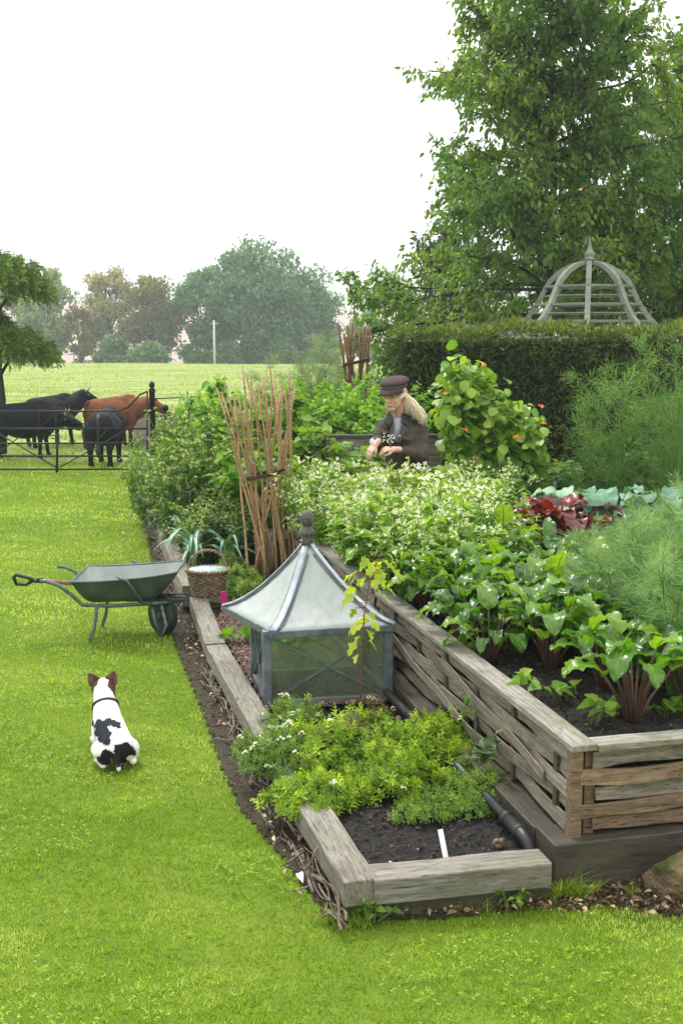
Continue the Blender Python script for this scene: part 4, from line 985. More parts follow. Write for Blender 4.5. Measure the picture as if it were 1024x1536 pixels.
# ================================================================= DOG
def sdf(V,c,r): return (((V-np.array(c))/np.array(r))**2).sum(1)
def dog():
    bx=-1.205; by=5.80; O=np.array([bx,by,0.])
    L=lambda x,y,z:(x-bx,y-6.02,z)
    m=MB(); n=14
    # spine: rump near the viewer, head away
    hip=L(-1.150,5.93,.085); mid=L(-1.195,6.03,.125); sh=L(-1.235,6.14,.165); nk=L(-1.255,6.205,.215); hd=L(-1.27,6.245,.275)
    m.ball(hip,(.088,.085,.083),n); capsule(m,hip,mid,.082,.078); capsule(m,mid,sh,.078,.068); capsule(m,sh,nk,.070,.058); capsule(m,nk,hd,.058,.054)
    m.ball(hd,(.060,.056,.050),n); capsule(m,(hd[0],hd[1]+.02,hd[2]-.005),(hd[0]-.008,hd[1]+.115,hd[2]-.035),.034,.019)   # muzzle, away
    capsule(m,(hd[0]-.006,hd[1]+.10,hd[2]-.03),(hd[0]-.008,hd[1]+.122,hd[2]-.032),.018,.014)
    m.ball((sh[0],sh[1]+.02,sh[2]-.05),(.06,.06,.07),n)                                                # chest
    ax_=(-.356,.934); T=lambda o,a,b,z:(o[0]+.934*a-.356*b,o[1]+.356*a+.934*b,z)   # a sideways, b forward
    for s in (-1,1):
        capsule(m,T(hip,s*.050,.0,.07),T(hip,s*.070,.085,.055),.060,.040)
        capsule(m,T(hip,s*.074,.085,.05),T(hip,s*.070,-.035,.022),.026,.018)
        capsule(m,T(hip,s*.070,-.035,.020),T(hip,s*.078,.05,.014),.018,.015); m.ball(T(hip,s*.080,.065,.014),(.02,.026,.014),8)
        capsule(m,T(sh,s*.045,.02,.13),T(sh,s*.058,-.02,.06),.030,.022)
        capsule(m,T(sh,s*.058,-.02,.05),T(sh,s*.05,.12,.02),.020,.014); m.ball(T(sh,s*.05,.14,.014),(.018,.024,.013),8)
    capsule(m,(hip[0]+.01,hip[1]-.06,.085),(hip[0]+.018,hip[1]-.092,.05),.016,.013); capsule(m,(hip[0]+.018,hip[1]-.092,.05),(hip[0]+.03,hip[1]-.11,.018),.013,.010)
    root=empty('terrier_dog',(bx,by,0.02),0,'small white and black terrier lying on the lawn with its back turned','dog')
    root.scale=(1.08,)*3; b=blob(m,'body',.005,3,[vcol('dog_fur',.85,.15,bs=220,bump=.5,bd=.003,sheen=0)],root)
    def fn(V):
        W=V*1.08+np.array([bx,by,.02]); Hh=W[:,2]-H; c,s=math.cos(PITCH),math.sin(PITCH)
        dep=W[:,1]*c-Hh*s; px=512+F*W[:,0]/dep; py=768-F*(W[:,1]*s+Hh*c)/dep
        wob=2.2*np.sin(V[:,0]*90+V[:,2]*70)+1.4*np.sin(V[:,1]*130)
        jr=np.random.default_rng(1); px=px+wob+jr.normal(0,.7,len(px)); py=py+wob*.6+jr.normal(0,.9,len(px))
        C=np.tile(np.array([.80,.79,.76]),(len(V),1)); top=W[:,2]>.035
        def e(cx,cy,rx,ry,a=0):
            a=R(a); dx=px-cx; dy=py-cy; u=dx*math.cos(a)+dy*math.sin(a); v=-dx*math.sin(a)+dy*math.cos(a); return (u/rx)**2+(v/ry)**2<1
        blk=e(160,1087,21,9.5,-2)|e(146,1096,7,9)|e(157,1104,12.5,13,30)
        white=e(170,1093,9,2.2,14)
        rump=e(187,1125,15,12,20)|e(160,1137,14,12)|e(178,1138,14,14)
        C[(blk&~white&top)]=(.018,.020,.026); C[rump&top&(W[:,1]<5.98)]=(.012,.012,.015)
        foot=e(185,1152,10,5); C[foot&(W[:,2]<.06)]=(.8,.79,.75)
        tan=e(168,1145,5,6); C[tan&(W[:,1]<5.9)]=(.20,.10,.055)
        ears=(W[:,2]>.27)&(np.abs(W[:,0]+1.27)>.026)&(W[:,1]>6.0); C[ears]=(.10,.05,.035)
        nose=(V[:,1]>hd[1]+.135); C[nose]=(.01,.01,.01)
        return C
    paint(b,fn)
    M_ear=plain('dog_ear_skin',(.20,.09,.07),.8,.2,scale=30,c2=(.05,.03,.028))
    for s,dx,dz,tw in ((-1,-.062,.062,.3),(1,.036,.078,-.15)):
        base=np.array([hd[0]+s*.034,hd[1]-.004,hd[2]+.026]); tip=base+np.array([dx*.62,.004,dz*.82]); V=[];Fs=[]
        ax=nrm(tip-base); side=nrm(np.cross(ax,np.array([0,-1,0.]))); out=np.cross(side,ax)
        nn=7; L_=np.linalg.norm(tip-base)
        for i in range(nn+1):
            t=i/nn; w=.029*(1-t**1.7)+.0015+.004*math.sin(PI*t)
            for k in range(7):
                u=k/6*2-1; V.append(base+ax*L_*t+side*u*w+out*(-.014*(1-u*u)*(1-t*.8)))
        Fs=[(i*7+k,i*7+k+1,(i+1)*7+k+1,(i+1)*7+k) for i in range(nn) for k in range(6)]
        e_=MB(); e_.add(V,Fs); o=e_.build('ear',M_ear,root); md=o.modifiers.new('t','SOLIDIFY'); md.thickness=.005; md.offset=0
    m=MB(); cx,cy,cz=(nk[0]*.75+sh[0]*.25),(nk[1]*.75+sh[1]*.25),(nk[2]*.75+sh[2]*.25); ax=Vector((nk[0]-sh[0],nk[1]-sh[1],nk[2]-sh[2])).normalized(); q=Vector((0,0,1)).rotation_difference(ax).to_matrix()
    m.lathe([(.063,-.006),(.067,-.005),(.067,.005),(.063,.006)],(cx,cy,cz),24,axis=q); m.build('collar',M_dark,root)
    for s in (-1,1): m=MB(); m.ball((hd[0]+s*.022,hd[1]+.046,hd[2]+.006),.007,8); m.build('eye',M_rub,root)
dog()
# ================================================================= CATTLE
def cow(name,loc,rz,col,label,headz=0.,scale=1.,horns=True,turn=0.,seed=1,walk=0.):
    root=empty(name,loc,rz,label,'cow','cattle behind the gate'); root.scale=(scale*.84,scale*1.12,scale)
    m=MB(); n=14   # +x forward, height of back 1.0
    m.ball((.0,0,.66),(.52,.28,.32),16); m.ball((-.42,0,.70),(.28,.25,.28),16); m.ball((.40,0,.67),(.28,.25,.33),16)
    capsule(m,(-.5,0,.86),(.35,0,.90),.11,.13); m.ball((.52,0,.60),(.16,.15,.19),12)
    hx,hy,hz=.98*math.cos(turn*.6),.45*math.sin(turn),.92+headz
    capsule(m,(.50,0,.74),(.76,hy*.5,.82+headz*.5),.27,.19); m.ball((.45,0,.98),(.2,.11,.07),10)
    capsule(m,(.78,hy*.5,.86+headz*.5),(hx-.08,hy,hz),.18,.14)
    d=Vector((math.cos(turn),math.sin(turn),-.42)).normalized(); a=Vector((hx-.07,hy,hz)); b=a+d*.29
    capsule(m,a,b,.135,.092); m.ball(b,(.09,.085,.075),10); m.ball(a+Vector((0,0,.05)),(.09,.1,.08),10)
    for s in (-1,1):
        w=walk*s
        # fore leg
        capsule(m,(.40,s*.14,.58),(.40+w*.05,s*.15,.34),.115,.062); capsule(m,(.40+w*.05,s*.15,.34),(.41+w*.10,s*.15,.06),.05,.04); capsule(m,(.41+w*.10,s*.15,.06),(.43+w*.1,s*.15,.03),.05,.052)
        # hind leg: stifle forward, hock back
        capsule(m,(-.48,s*.12,.66),(-.40-w*.05,s*.165,.50),.175,.11); capsule(m,(-.40-w*.05,s*.165,.50),(-.60-w*.08,s*.155,.33),.10,.058)
        capsule(m,(-.60-w*.08,s*.155,.33),(-.56-w*.1,s*.155,.06),.05,.042); capsule(m,(-.56-w*.1,s*.155,.06),(-.54-w*.1,s*.155,.03),.05,.052)
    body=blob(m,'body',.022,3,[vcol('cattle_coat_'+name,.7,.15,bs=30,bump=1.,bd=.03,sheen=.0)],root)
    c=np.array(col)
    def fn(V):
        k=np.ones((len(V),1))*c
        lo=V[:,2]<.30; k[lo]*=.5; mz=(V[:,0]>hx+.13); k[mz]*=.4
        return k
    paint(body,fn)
    mt=body.data.materials[0]
    P=Vector((-.66,0,.90))
    t=MB(); t.tube([(-.60,0,.93),(-.69,0,.88),(-.73,0,.62),(-.71,.01,.40)],[.035,.03,.018,.014],8); t.tube([(-.71,.01,.42),(-.715,.01,.30),(-.71,.01,.18)],[.02,.045,.01],8)
    o=t.build('tail',M_rub if col[0]<.03 else M_browncoat,root)
    sd=Vector((-d.y,d.x,0)).normalized()
    for s in (-1,1):
        e=MB(); p=a+sd*s*.10+Vector((0,0,.03)); e.tube([p,p+sd*s*.07+Vector((0,0,-.0)),p+sd*s*.14+Vector((0,0,-.03))],[.02,.038,.006],8,flat=.45); e.build('ear',M_rub if col[0]<.03 else M_browncoat,root)
        if horns:
            e=MB(); p=a+sd*s*.07+Vector((0,0,.09)); e.tube([p,p+sd*s*.10+Vector((.0,0,.02)),p+sd*s*.17+Vector((.03,0,.08)),p+sd*s*.18+Vector((.05,0,.15))],[.022,.019,.012,.003],8); e.build('horn',M_horn,root)
    # forelock tuft
    f=MB(); 
    for k in range(14): q=a+Vector((random.uniform(-.06,.06),random.uniform(-.07,.07),.11)); f.tube([q,q+d*.06+Vector((0,0,.01)),q+d*.13+Vector((0,0,-.03))],[.014,.012,.003],5)
    f.build('forelock',M_rub if col[0]<.03 else M_browncoat,root)
    return root
M_horn=plain('pale_horn',(.45,.42,.34),.4,.4)
M_browncoat=plain('brown_coat',(.16,.055,.028),.9,.15,scale=20,c2=(.07,.025,.015),bump=.8,bd=.02)
def gp(px,py): return at(px,py,0)
p=gp(38,686); cow('black_cow',(p.x,p.y,0),R(6),(.006,.0065,.009),'black cow standing side on at the left, its rump at the picture edge',scale=.98,headz=-.24,walk=.6)
p=gp(92,668); cow('black_cow',(p.x-.2,p.y,0),R(52),(.006,.006,.008),'black horned cow with its head raised above the others in the middle',scale=.98,headz=.06,turn=-.3,walk=-.7)
p=gp(168,672); cow('brown_cow',(p.x-.0,p.y+.1,0),R(42),(.20,.068,.026),'reddish brown cow facing right with its head behind the gate post',scale=.98,headz=-.06,walk=.5,horns=False,turn=-.75)
p=gp(150,702); cow('black_calf',(p.x,p.y+.55,0),R(89),(.008,.009,.013),'black calf seen from behind, nearest the gate',scale=.92,headz=-.15,horns=False)
# ================================================================= WOMAN
def woman():
    Yw=10.0; s=Yw/F; fl=.12
    root=empty('person',(0,0,0),0,'woman in brown jacket and peaked cap looking down at flowers in her hands','person')
    P=lambda x,y,d=0.: Vector(atY(x,y,Yw+d))
    cx=P(606,640).x
    skin=plain('skin',(.66,.40,.30),.5,.4,var=.2,scale=25,c2=(.50,.26,.18),bs=90,bump=.1)
    # --- body: skinned through to feet
    m=MB()
    nk=P(600,620,.03); hd=P(592,592.5,-.03)
    capsule(m,P(601,635,.05),nk,.062,.055); capsule(m,nk,P(596,606,-.01),.055,.056)
    # skull and face, tipped down and turned to the left of the picture
    m.ball(hd+Vector((.015,.025,.02)),(.09,.10,.108),16)
    f=Vector((-.52,-.80,-.22)).normalized(); up=Vector((-.20,-.25,.95)).normalized(); up=(up-f*up.dot(f)).normalized(); sd=f.cross(up).normalized()
    K=1.12
    def h(a,b,c): return hd+(f*a+up*b+sd*c)*K     # forward, up, side
    m.ball(h(.03,-.04,0),(.068,.068,.074),14); m.ball(h(.066,-.092,0),(.028,.028,.022),10)   # jaw, chin
    capsule(m,h(.082,.012,0),h(.112,-.022,0),.009,.012); m.ball(h(.100,-.026,.009),.009,8); m.ball(h(.100,-.026,-.009),.009,8)
    for k in (-1,1): m.ball(h(.062,-.028,.036*k),(.024,.024,.022),10); m.ball(h(.070,.022,.03*k),(.022,.022,.010),8)
    m.ball(h(.086,-.052,0),(.018,.018,.0065),8); m.ball(h(.084,-.063,0),(.017,.017,.007),8)
    for k in (-1,1): m.ball(h(-.005,-.005,.082*k),(.012,.018,.028),8)
    capsule(m,P(601,650,.06),P(604,700,.08),.13,.12); 
    capsule(m,P(606,690,.08),P(606,702,.08),.11,.10)
    for k in (-1,1):
        a=Vector((cx+.085*k,Yw+.10,.92)); b=Vector((cx+.09*k,Yw+.07,.56)); c=Vector((cx+.09*k,Yw+.12,fl+.08))
        capsule(m,a,b,.095,.062); capsule(m,b,c,.06,.04); capsule(m,c+Vector((0,0,-.04)),c+Vector((0,-.16,-.05)),.042,.034)
    body=blob(m,'body',.0068,2,[skin],root)
    # --- hands
    def hand(w,fw,upv,thumb,name='hand',curl=1.0):
        fw=fw.normalized(); sd_=fw.cross(upv).normalized(); up_=sd_.cross(fw).normalized()
        k=MB(); q=lambda a,b,c: w+(fw*a+sd_*b+up_*c)*.86
        capsule(k,w-fw*.05,w,.026,.025); 
        for b in (-.026,-.009,.009,.025): capsule(k,q(.0,b*.7,0),q(.075,b,0),.015,.012)
        for b,L in ((-.030,.062),(-.011,.074),(.010,.070),(.028,.054)):
            p0=q(.075,b,0); p1=q(.075+L*.5,b*1.05,-.018*curl); p2=q(.075+L*.74,b*1.0,-.05*curl); p3=q(.075+L*.72,b*.95,-.072*curl)
            capsule(k,p0,p1,.0098,.009,8); capsule(k,p1,p2,.009,.008,8); capsule(k,p2,p3,.008,.007,8)
        t0=q(.02,thumb*.026,-.005); t1=q(.055,thumb*.052,-.022); t2=q(.09,thumb*.045,-.045); capsule(k,t0,t1,.014,.011,8); capsule(k,t1,t2,.0105,.008,8)
        return blob(k,name,.0038,1,[skin],root)
    hl=P(562,668,-.30); hr=P(590,674,-.28)
    hand(hl,Vector((-.55,-.35,-.6)),Vector((-.3,-.6,.7)),-1)
    hand(hr,Vector((-.9,-.25,.05)),Vector((0,-.5,.9)),-1)
    # --- jacket
    M_jk=plain('waxed_brown_jacket',(.062,.046,.032),.62,.3,scale=7,c2=(.034,.026,.019),bump=.7,bd=.02,bs=14)
    j=MB()
    capsule(j,P(604,652,.06),P(606,696,.09),.155,.165); j.ball(P(603,648,.06),(.20,.12,.11),14)
    capsule(j,P(583,636,.04),P(622,638,.09),.075,.085); capsule(j,P(600,634,.08),P(603,640,.06),.09,.12)
    j.ball(P(606,704,.09),(.18,.155,.11),14)
    # right sleeve (left in the picture)
    sl=P(577,641,.02); el=P(566,668,-.05); capsule(j,sl,el,.078,.066); capsule(j,el,P(565,664,-.24),.066,.05); 
    # left sleeve (right in the picture): shoulder, elbow out to the right, forearm back to the hands
    sr=P(626,643,.08); er=P(631,683,.02); capsule(j,sr,er,.086,.078); capsule(j,er,P(600,678,-.22),.074,.048)
    jb=blob(j,'jacket',.012,2,[M_jk],root)
    dsp=jb.modifiers.new('d','DISPLACE'); tx=bpy.data.textures.new('creases','CLOUDS'); tx.noise_scale=.075; dsp.texture=tx; dsp.strength=.028; dsp.mid_level=.5; dsp.texture_coords='LOCAL'
    # shirt front, collar, pocket flaps, buttons
    M_sh=plain('grey_shirt',(.36,.37,.41),.8,.2,scale=8,c2=(.33,.34,.38))
    q=MB(); q.add([P(590,626,-.085),P(606,628,-.06),P(597,664,-.135),P(588,657,-.135),P(592,626,-.02),P(605,628,-.01),P(600,664,-.05),P(586,657,-.05)],[(0,1,2,3),(7,6,5,4),(0,4,5,1),(1,5,6,2),(2,6,7,3),(3,7,4,0)]); q.build('shirt',M_sh,root)
    M_col=plain('dark_green_collar',(.020,.028,.026),.6,.3)
    for pts in (((584,616,-.04),(590,627,-.13),(583,640,-.125),(576,630,-.06)),((602,614,.0),(618,624,-.0),(613,640,-.10),(602,632,-.12))):
        q=MB(); v=[P(*t) for t in pts]; w=[p_+Vector((0,.02,-.004)) for p_ in v]; q.add(v+w,[(0,1,2,3),(7,6,5,4),(0,4,5,1),(1,5,6,2),(2,6,7,3),(3,7,4,0)]); q.build('collar',M_col,root,bevel=.003)
    for pts in (((603,636,-.115),(611,642,-.115),(600,664,-.165),(597,660,-.165)),((588,634,-.13),(591,634,-.14),(588,662,-.165),(582,656,-.15))):
        q=MB(); v=[P(*t) for t in pts]; w=[p_+Vector((0,.02,-.004)) for p_ in v]; q.add(v+w,[(0,1,2,3),(7,6,5,4),(0,4,5,1),(1,5,6,2),(2,6,7,3),(3,7,4,0)]); q.build('lapel',M_jk,root,bevel=.003)
    for pts in (((602,652,-.128),(619,655,-.10),(617,662,-.112),(602,659,-.145)),((570,645,-.075),(582,647,-.112),(581,653,-.125),(570,650,-.085))):
        q=MB(); v=[P(*t) for t in pts]; w=[p_+Vector((0,.03,0)) for p_ in v]; q.add(v+w,[(0,1,2,3),(7,6,5,4),(0,4,5,1),(1,5,6,2),(2,6,7,3),(3,7,4,0)]); q.build('pocket_flap',M_jk,root,bevel=.003)
    for x,y,d in ((599,654,-.168),(598,676,-.175)):
        q=MB(); q.ball(P(x,y,d),(.011,.006,.011),8); q.build('button',M_horn,root)
    q=MB(); capsule(q,P(560,663,-.235),P(561,666,-.265),.036,.036); q.build('cuff',M_sh,root)
    # trousers
    M_tr=plain('dark_trousers',(.015,.017,.022),.8,.2)
    t=MB()
    for k in (-1,1): capsule(t,Vector((cx+.085*k,Yw+.10,.95)),Vector((cx+.09*k,Yw+.07,.56)),.11,.08); capsule(t,Vector((cx+.09*k,Yw+.07,.56)),Vector((cx+.09*k,Yw+.12,fl+.12)),.08,.065)
    t.ball((cx,Yw+.1,.98),(.18,.14,.13),12); blob(t,'trousers',.015,2,[M_tr],root)
    for k in (-1,1):
        t=MB(); capsule(t,Vector((cx+.09*k,Yw+.12,fl+.10)),Vector((cx+.09*k,Yw+.12,fl+.045)),.055,.05); capsule(t,Vector((cx+.09*k,Yw+.12,fl+.045)),Vector((cx+.09*k,Yw-.05,fl+.04)),.048,.044); blob(t,'boot',.012,1,[M_rub],root)
    # eyes, brows, mouth
    M_eye=plain('eye_dark',(.04,.02,.015),.4,.4); M_lip=plain('lips',(.42,.12,.10),.5,.4)
    for k in (-1,1):
        q=MB(); q.ball(h(.082,.004,.031*k),(.010,.010,.0045),8); q.build('eye',M_eye,root)
    q=MB(); q.ball(h(.099,-.058,0),(.014,.014,.004),8); q.build('mouth',M_lip,root)
    # --- hair: many long strands swept down over the far shoulder
    M_hair=plain('blonde_hair',(.66,.52,.34),.5,.45,scale=40,c2=(.80,.70,.52),bump=.6,bd=.004,bs=150)
    q=MB(); rg=np.random.default_rng(1)
    for i in range(420):
        u=rg.uniform(0,1); fr=rg.uniform(0,1)
        st=hd+Vector((.040+.055*u,-.045+.15*fr,.045-.06*u+rg.uniform(-.02,.02)))
        en=P(606+33*u+rg.uniform(-3,4),607+22*u**.8+rg.uniform(-2,13),-.06+.14*fr)
        mid=(st+en)/2+Vector((.040+rg.normal(0,.014),rg.normal(0,.016),.020+rg.normal(0,.012))); am=rg.uniform(.002,.009)
        pts=[st*(1-t)**2+mid*2*t*(1-t)+en*t*t+Vector((am*math.sin(t*8+i),0,am*.6*math.cos(t*7+i))) for t in np.linspace(0,1,8)]
        q.tube(pts,[.003,.0045,.005,.005,.005,.0045,.003,.001],4)
    for i in range(110):
        st=h(.02,.01,-.082)+Vector((rg.normal(0,.010),rg.normal(0,.014),rg.normal(0,.01)))
        en=P(580+rg.uniform(-4,4),615+rg.uniform(-5,9),-.03); mid=(st+en)/2+Vector((-.016+rg.normal(0,.006),-.01,0)); q.tube([st,mid,en],[.0035,.0045,.001],4)
    q.build('hair',M_hair,root)
    # --- cap
    M_cp=plain('brown_tweed_cap',(.070,.045,.045),.85,.2,scale=60,c2=(.045,.03,.032),bump=.6,bd=.004,bs=160)
    c=MB(); c0=h(-.012,.075,0); ax=Matrix((sd,f,up)).transposed(); ax3=Matrix(((sd.x,f.x,up.x),(sd.y,f.y,up.y),(sd.z,f.z,up.z)))
    c.ball(h(-.022,.098,0),(.125,.130,.044),20,rot=ax3); c.ball(h(-.012,.076,0),(.108,.120,.042),18,rot=ax3)
    blob(c,'cap',.007,3,[M_cp],root)
    c=MB(); c.lathe([(.106,-.012),(.112,-.012),(.114,.012),(.108,.013)],h(-.004,.068,0),28,axis=ax3,sy=1.08); c.build('cap_band',M_cp,root)
    V=[];nn=12
    for r_ in range(4):
        for k in range(nn+1):
            a=PI*(.10+.80*k/nn); rr=1+.13*r_*math.sin(a)**.8; V.append(h(-.004+.106*rr*math.sin(a),.060-.005*r_-.002*r_*r_,.096*math.cos(a)*(1+.01*r_)))
    c=MB(); c.add(V,[(r_*(nn+1)+k,r_*(nn+1)+k+1,(r_+1)*(nn+1)+k+1,(r_+1)*(nn+1)+k) for r_ in range(3) for k in range(nn)]); o=c.build('cap_peak',M_cp,root); md=o.modifiers.new('t','SOLIDIFY'); md.thickness=.007
    # flower sprig held in the hands
    g=MB(); st=P(586,672,-.36); 
    for k in range(5): e=P(578+k*3,655+3*(k%2),-.36); g.tube([st,e],[.003,.002],5); 
    o=g.build('picked_flowers',M_stemg,None); g=MB()
    for k in range(26): e=P(577+rg.uniform(-3,14),656+rg.uniform(-6,8),-.36+rg.uniform(-.03,.03)); g.ball(e,(.007,.007,.004),6)
    tag(o,'sprig of small white flowers held between the hands of the woman','flowers'); g.build('blossom',M_white,o)
M_stemg=plain('green_stem',(.10,.19,.04),.6,.3)
woman()
# ================================================================= LAWN GRASS
def lnoise(x,y):
    return .5+.25*np.sin(x*2.1+1.3*np.sin(y*1.7))+.25*np.sin(y*3.3+x*1.1+2*np.sin(x*.9))
def in_poly(x,y,P):
    r=np.zeros(x.shape,bool); n=len(P)
    for i in range(n):
        a=P[i]; b=P[(i+1)%n]; c=((a[1]>y)!=(b[1]>y))&(x<(b[0]-a[0])*(y-a[1])/(b[1]-a[1]+1e-12)+a[0]); r^=c
    return r
NOG=[(q.x,q.y) for q in LEw]+[(e5[1].x-.05,e5[1].y+.4)]+[(6,20),(6,5.0)]+[(q.x,q.y) for q in (at(1080,1384),at(1000,1372),at(930,1352),at(860,1343),at(700,1356),at(560,1388))]
M_grass=foliage('lawn_grass',(.10,.19,.008),(.23,.37,.018),(.46,.56,.17),trans=.38,rough=.45,spec=.3,big=1.2)
def lawn():
    m=MB(); tp_=np.array([(-.5,0,0),(.5,0,0),(.38,.55,.10),(-.38,.55,.10),(0,1,.34)]); pl=[(0,1,2,3),(3,2,4)]
    for (y0,y1,den,L,wd) in ((3.1,5.2,17000,.030,.0030),(5.2,8.0,8000,.034,.0042),(8,12.5,3200,.040,.007),(12.5,20,1300,.05,.013)):
        A=0; xs0=-y1*.33-.2; xs1=min(y1*.33+.3,3.2 if y1<6 else 1.0); n=int(den*(y1-y0)*(xs1-xs0))
        x=rng.uniform(xs0,xs1,n); y=rng.uniform(y0,y1,n)
        jx=x+rng.normal(0,.02,n); jy=y+rng.normal(0,.02,n)
        k=~in_poly(jx,jy,NOG); k&=np.abs(x)<y*.33+.15; x=x[k];y=y[k];n=len(x)
        cl=lnoise(x*.8,y*.8); fine=np.sin(x*31+3*np.sin(y*23))*np.sin(y*29+2*np.sin(x*19))
        keep=rng.uniform(0,1,n)<(.72+.35*fine*cl+.2); x=x[keep];y=y[keep];cl=cl[keep];fine=fine[keep];n=len(x)
        D=rdir(n,.15,1.0); X,Yv,Z=frames(D)
        h=L*rng.uniform(.4,1.05,n)*(.85+.4*fine)*.80
        s=np.stack([np.full(n,wd)*rng.uniform(.7,1.3,n),h,h],1)
        tint=np.clip(rng.uniform(0,.62,n)+.30*(cl-.4)+.10*fine+.22*(np.sin(x*5.3+2*np.sin(y*4.1))*np.sin(y*6.7+x*2)>.35)+.35*(rng.uniform(0,1,n)<.08+.22*(cl>.70)),0,1)
        m.inst(tp_,pl,np.stack([x,y,np.full(n,.0)],1),X,Yv,Z,s,tint)
    # clover and daisies leaves in paler drifts
    n=9000; x=rng.uniform(-2.2,2.4,n); y=rng.uniform(3.2,7.5,n); k=~in_poly(x,y,NOG); c=lnoise(x*1.4+3,y*1.9); k&=(c>.62)&(np.abs(x)<y*.33+.1); x=x[k];y=y[k];n=len(x)
    t3,p3=leaf_tpl(.8,2,.1,.1,'round'); 
    for a in range(3):
        th=rng.uniform(0,2*PI,n)*0+a*2.09+x*50; D=np.stack([np.cos(th),np.sin(th),np.full(n,.25)],1); X,Yv,Z=frames(D)
        m.inst(t3,p3,np.stack([x,y,rng.uniform(.018,.03,n)],1),X,Yv,Z,rng.uniform(.007,.012,n),rng.uniform(.2,.75,n))
    tag(m.build('lawn_grass',M_grass),'bright green mown grass of the lawn','grass',kind='stuff')
    # rough grass of the field
    n=26000; y=rng.uniform(20,88,n)**1.0; x=rng.uniform(-.33,.12,n)*y; D=rdir(n,.2,1); X,Yv,Z=frames(D); k=lnoise(x*.35,y*.12)
    h=rng.uniform(.03,.09,n)*(.7+.6*k); s=np.stack([h*.6,h,h],1); m=MB()
    m.inst(tp_,pl,np.stack([x,y,gz(x,y)],1),X,Yv,Z,s,np.clip(rng.uniform(0,.8,n)+.3*(k-.5),0,1))
    tag(m.build('field_grass',foliage('field_grass',(.15,.22,.04),(.26,.32,.08),(.42,.44,.17),trans=.3,rough=.8,spec=.1,big=.2)),'rough pale pasture grass of the field','grass',kind='stuff')
lawn()
# ================================================================= PLANT KINDS
def stems(rg,n,h,spread,lean=.25,seg=6,curl=.08,base=.05):
    out=[]
    for i in range(n):
        a=rg.uniform(0,2*PI); b=np.array([math.cos(a),math.sin(a),0])*rg.uniform(0,base)
        P,_=limb(rg,b,np.array([math.cos(a)*lean*rg.uniform(.2,1.4),math.sin(a)*lean*rg.uniform(.2,1.4),1]),h*rg.uniform(.7,1.1),seg,curl,0.02)
        out.append(P)
    return out
def along(P,t):
    i=t*(len(P)-1); k=int(min(i,len(P)-2)); return P[k]+(P[k+1]-P[k])*(i-k), nrm(P[k+1]-P[k])
def leafy(name,label,cat,mat,h=.6,spread=.2,ns=9,per=26,ls=.07,lw=.6,prof='oval',seed=1,stemm=None,lean=.3,flw=None,nf=0,fsz=.012,ft=(.75,1.),lt=(.1,1.),group=None,droop=.1,base=.06,flname='blossom',sr=.005,pet=0.,wave=0.,seg=3,side=0):
    rg=np.random.default_rng(seed); root=empty(name,(0,0,0),0,label,cat,group); SP=stems(rg,ns,h,spread,lean,base=base)
    sm=MB(); LP=[];LD=[];FP=[];FD=[]
    for P in SP:
        sm.tube(P,list(np.linspace(sr,sr*.4,len(P))),5,cap=False)
        for b in range(side):
            q,d=along(P,rg.uniform(.25,.9)); dd=rdir(1,-.1,.6)[0]; Q,_=limb(rg,q,dd+d*.4,spread*rg.uniform(.5,1.2),4,.15,.03); sm.tube(Q,list(np.linspace(sr*.6,sr*.3,len(Q))),4,cap=False)
            for k in range(per//2):
                c,e=along(Q,rg.uniform(.1,1)); LP.append(c+rg.normal(0,.01,3)); LD.append(e*.4+rdir(1,-.6,.6)[0]-np.array([0,0,droop]))
            for k in range(nf//3):
                c,e=along(Q,rg.uniform(.7,1)); FP.append(c+rg.normal(0,.02,3)); FD.append(rdir(1,.1,1)[0])
        for k in range(per):
            c,d=along(P,rg.uniform(*lt)); a=rdir(1,-.4,.7)[0]; LP.append(c+a*np.array([1,1,.4])*pet*rg.uniform(.3,1)); LD.append(a+d*.25-np.array([0,0,droop]))
        for k in range(nf):
            c,d=along(P,rg.uniform(*ft)); FP.append(c+rg.normal(0,1,3)*np.array([.03,.03,.02])*(1+spread)); FD.append(rdir(1,.0,1)[0])
    sm.build('stem',stemm or M_stemg,root)
    LP=np.array(LP);LD=np.array(LD); LP[:,2]=np.maximum(LP[:,2],.01); N=len(LP); X,Y,Z=frames(LD,rg.normal(0,.6,N)); tp_,pl=leaf_tpl(lw,seg,.2,.3,prof,wave)
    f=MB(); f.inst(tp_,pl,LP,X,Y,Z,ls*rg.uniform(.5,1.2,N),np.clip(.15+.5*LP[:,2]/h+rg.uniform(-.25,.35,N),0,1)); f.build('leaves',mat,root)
    if nf:
        FP=np.array(FP);FD=np.array(FD);N=len(FP); X,Y,Z=frames(FD,rg.uniform(0,6,N)); V=[];Fs=[]
        for k in range(4):
            a=k*PI/2; c,s=math.cos(a),math.sin(a); b=len(V)
            for (u,w,z) in ((.05,0,0),(.7,-.34,.1),(1,0,.16),(.7,.34,.1)): V.append((c*u-s*w,z,s*u+c*w))
            Fs.append((b,b+1,b+2,b+3))
        g=MB(); g.inst(np.array(V),Fs,FP,X,Y,Z,fsz*rg.uniform(.7,1.3,N),rg.uniform(0,1,N)); tag(g.build(flname,flw,root),kind='stuff')
    return root
def place(o,x,y,z,rz=None,sc=1.,label=None,copy=True):
    c=copy_tree(o) if copy else o; c.location=(x,y,z); c.rotation_euler=(0,0,random.uniform(0,6.28) if rz is None else rz); c.scale=(sc,)*3
    if label: c['label']=label
    return c
M_flw=foliage('white_petals',(.76,.78,.74),(.82,.83,.80),(.84,.84,.84),trans=.25,rough=.7,spec=.1)
M_flc=foliage('cream_seed_heads',(.42,.48,.20),(.55,.58,.30),(.66,.66,.42),trans=.3,rough=.7,spec=.1)
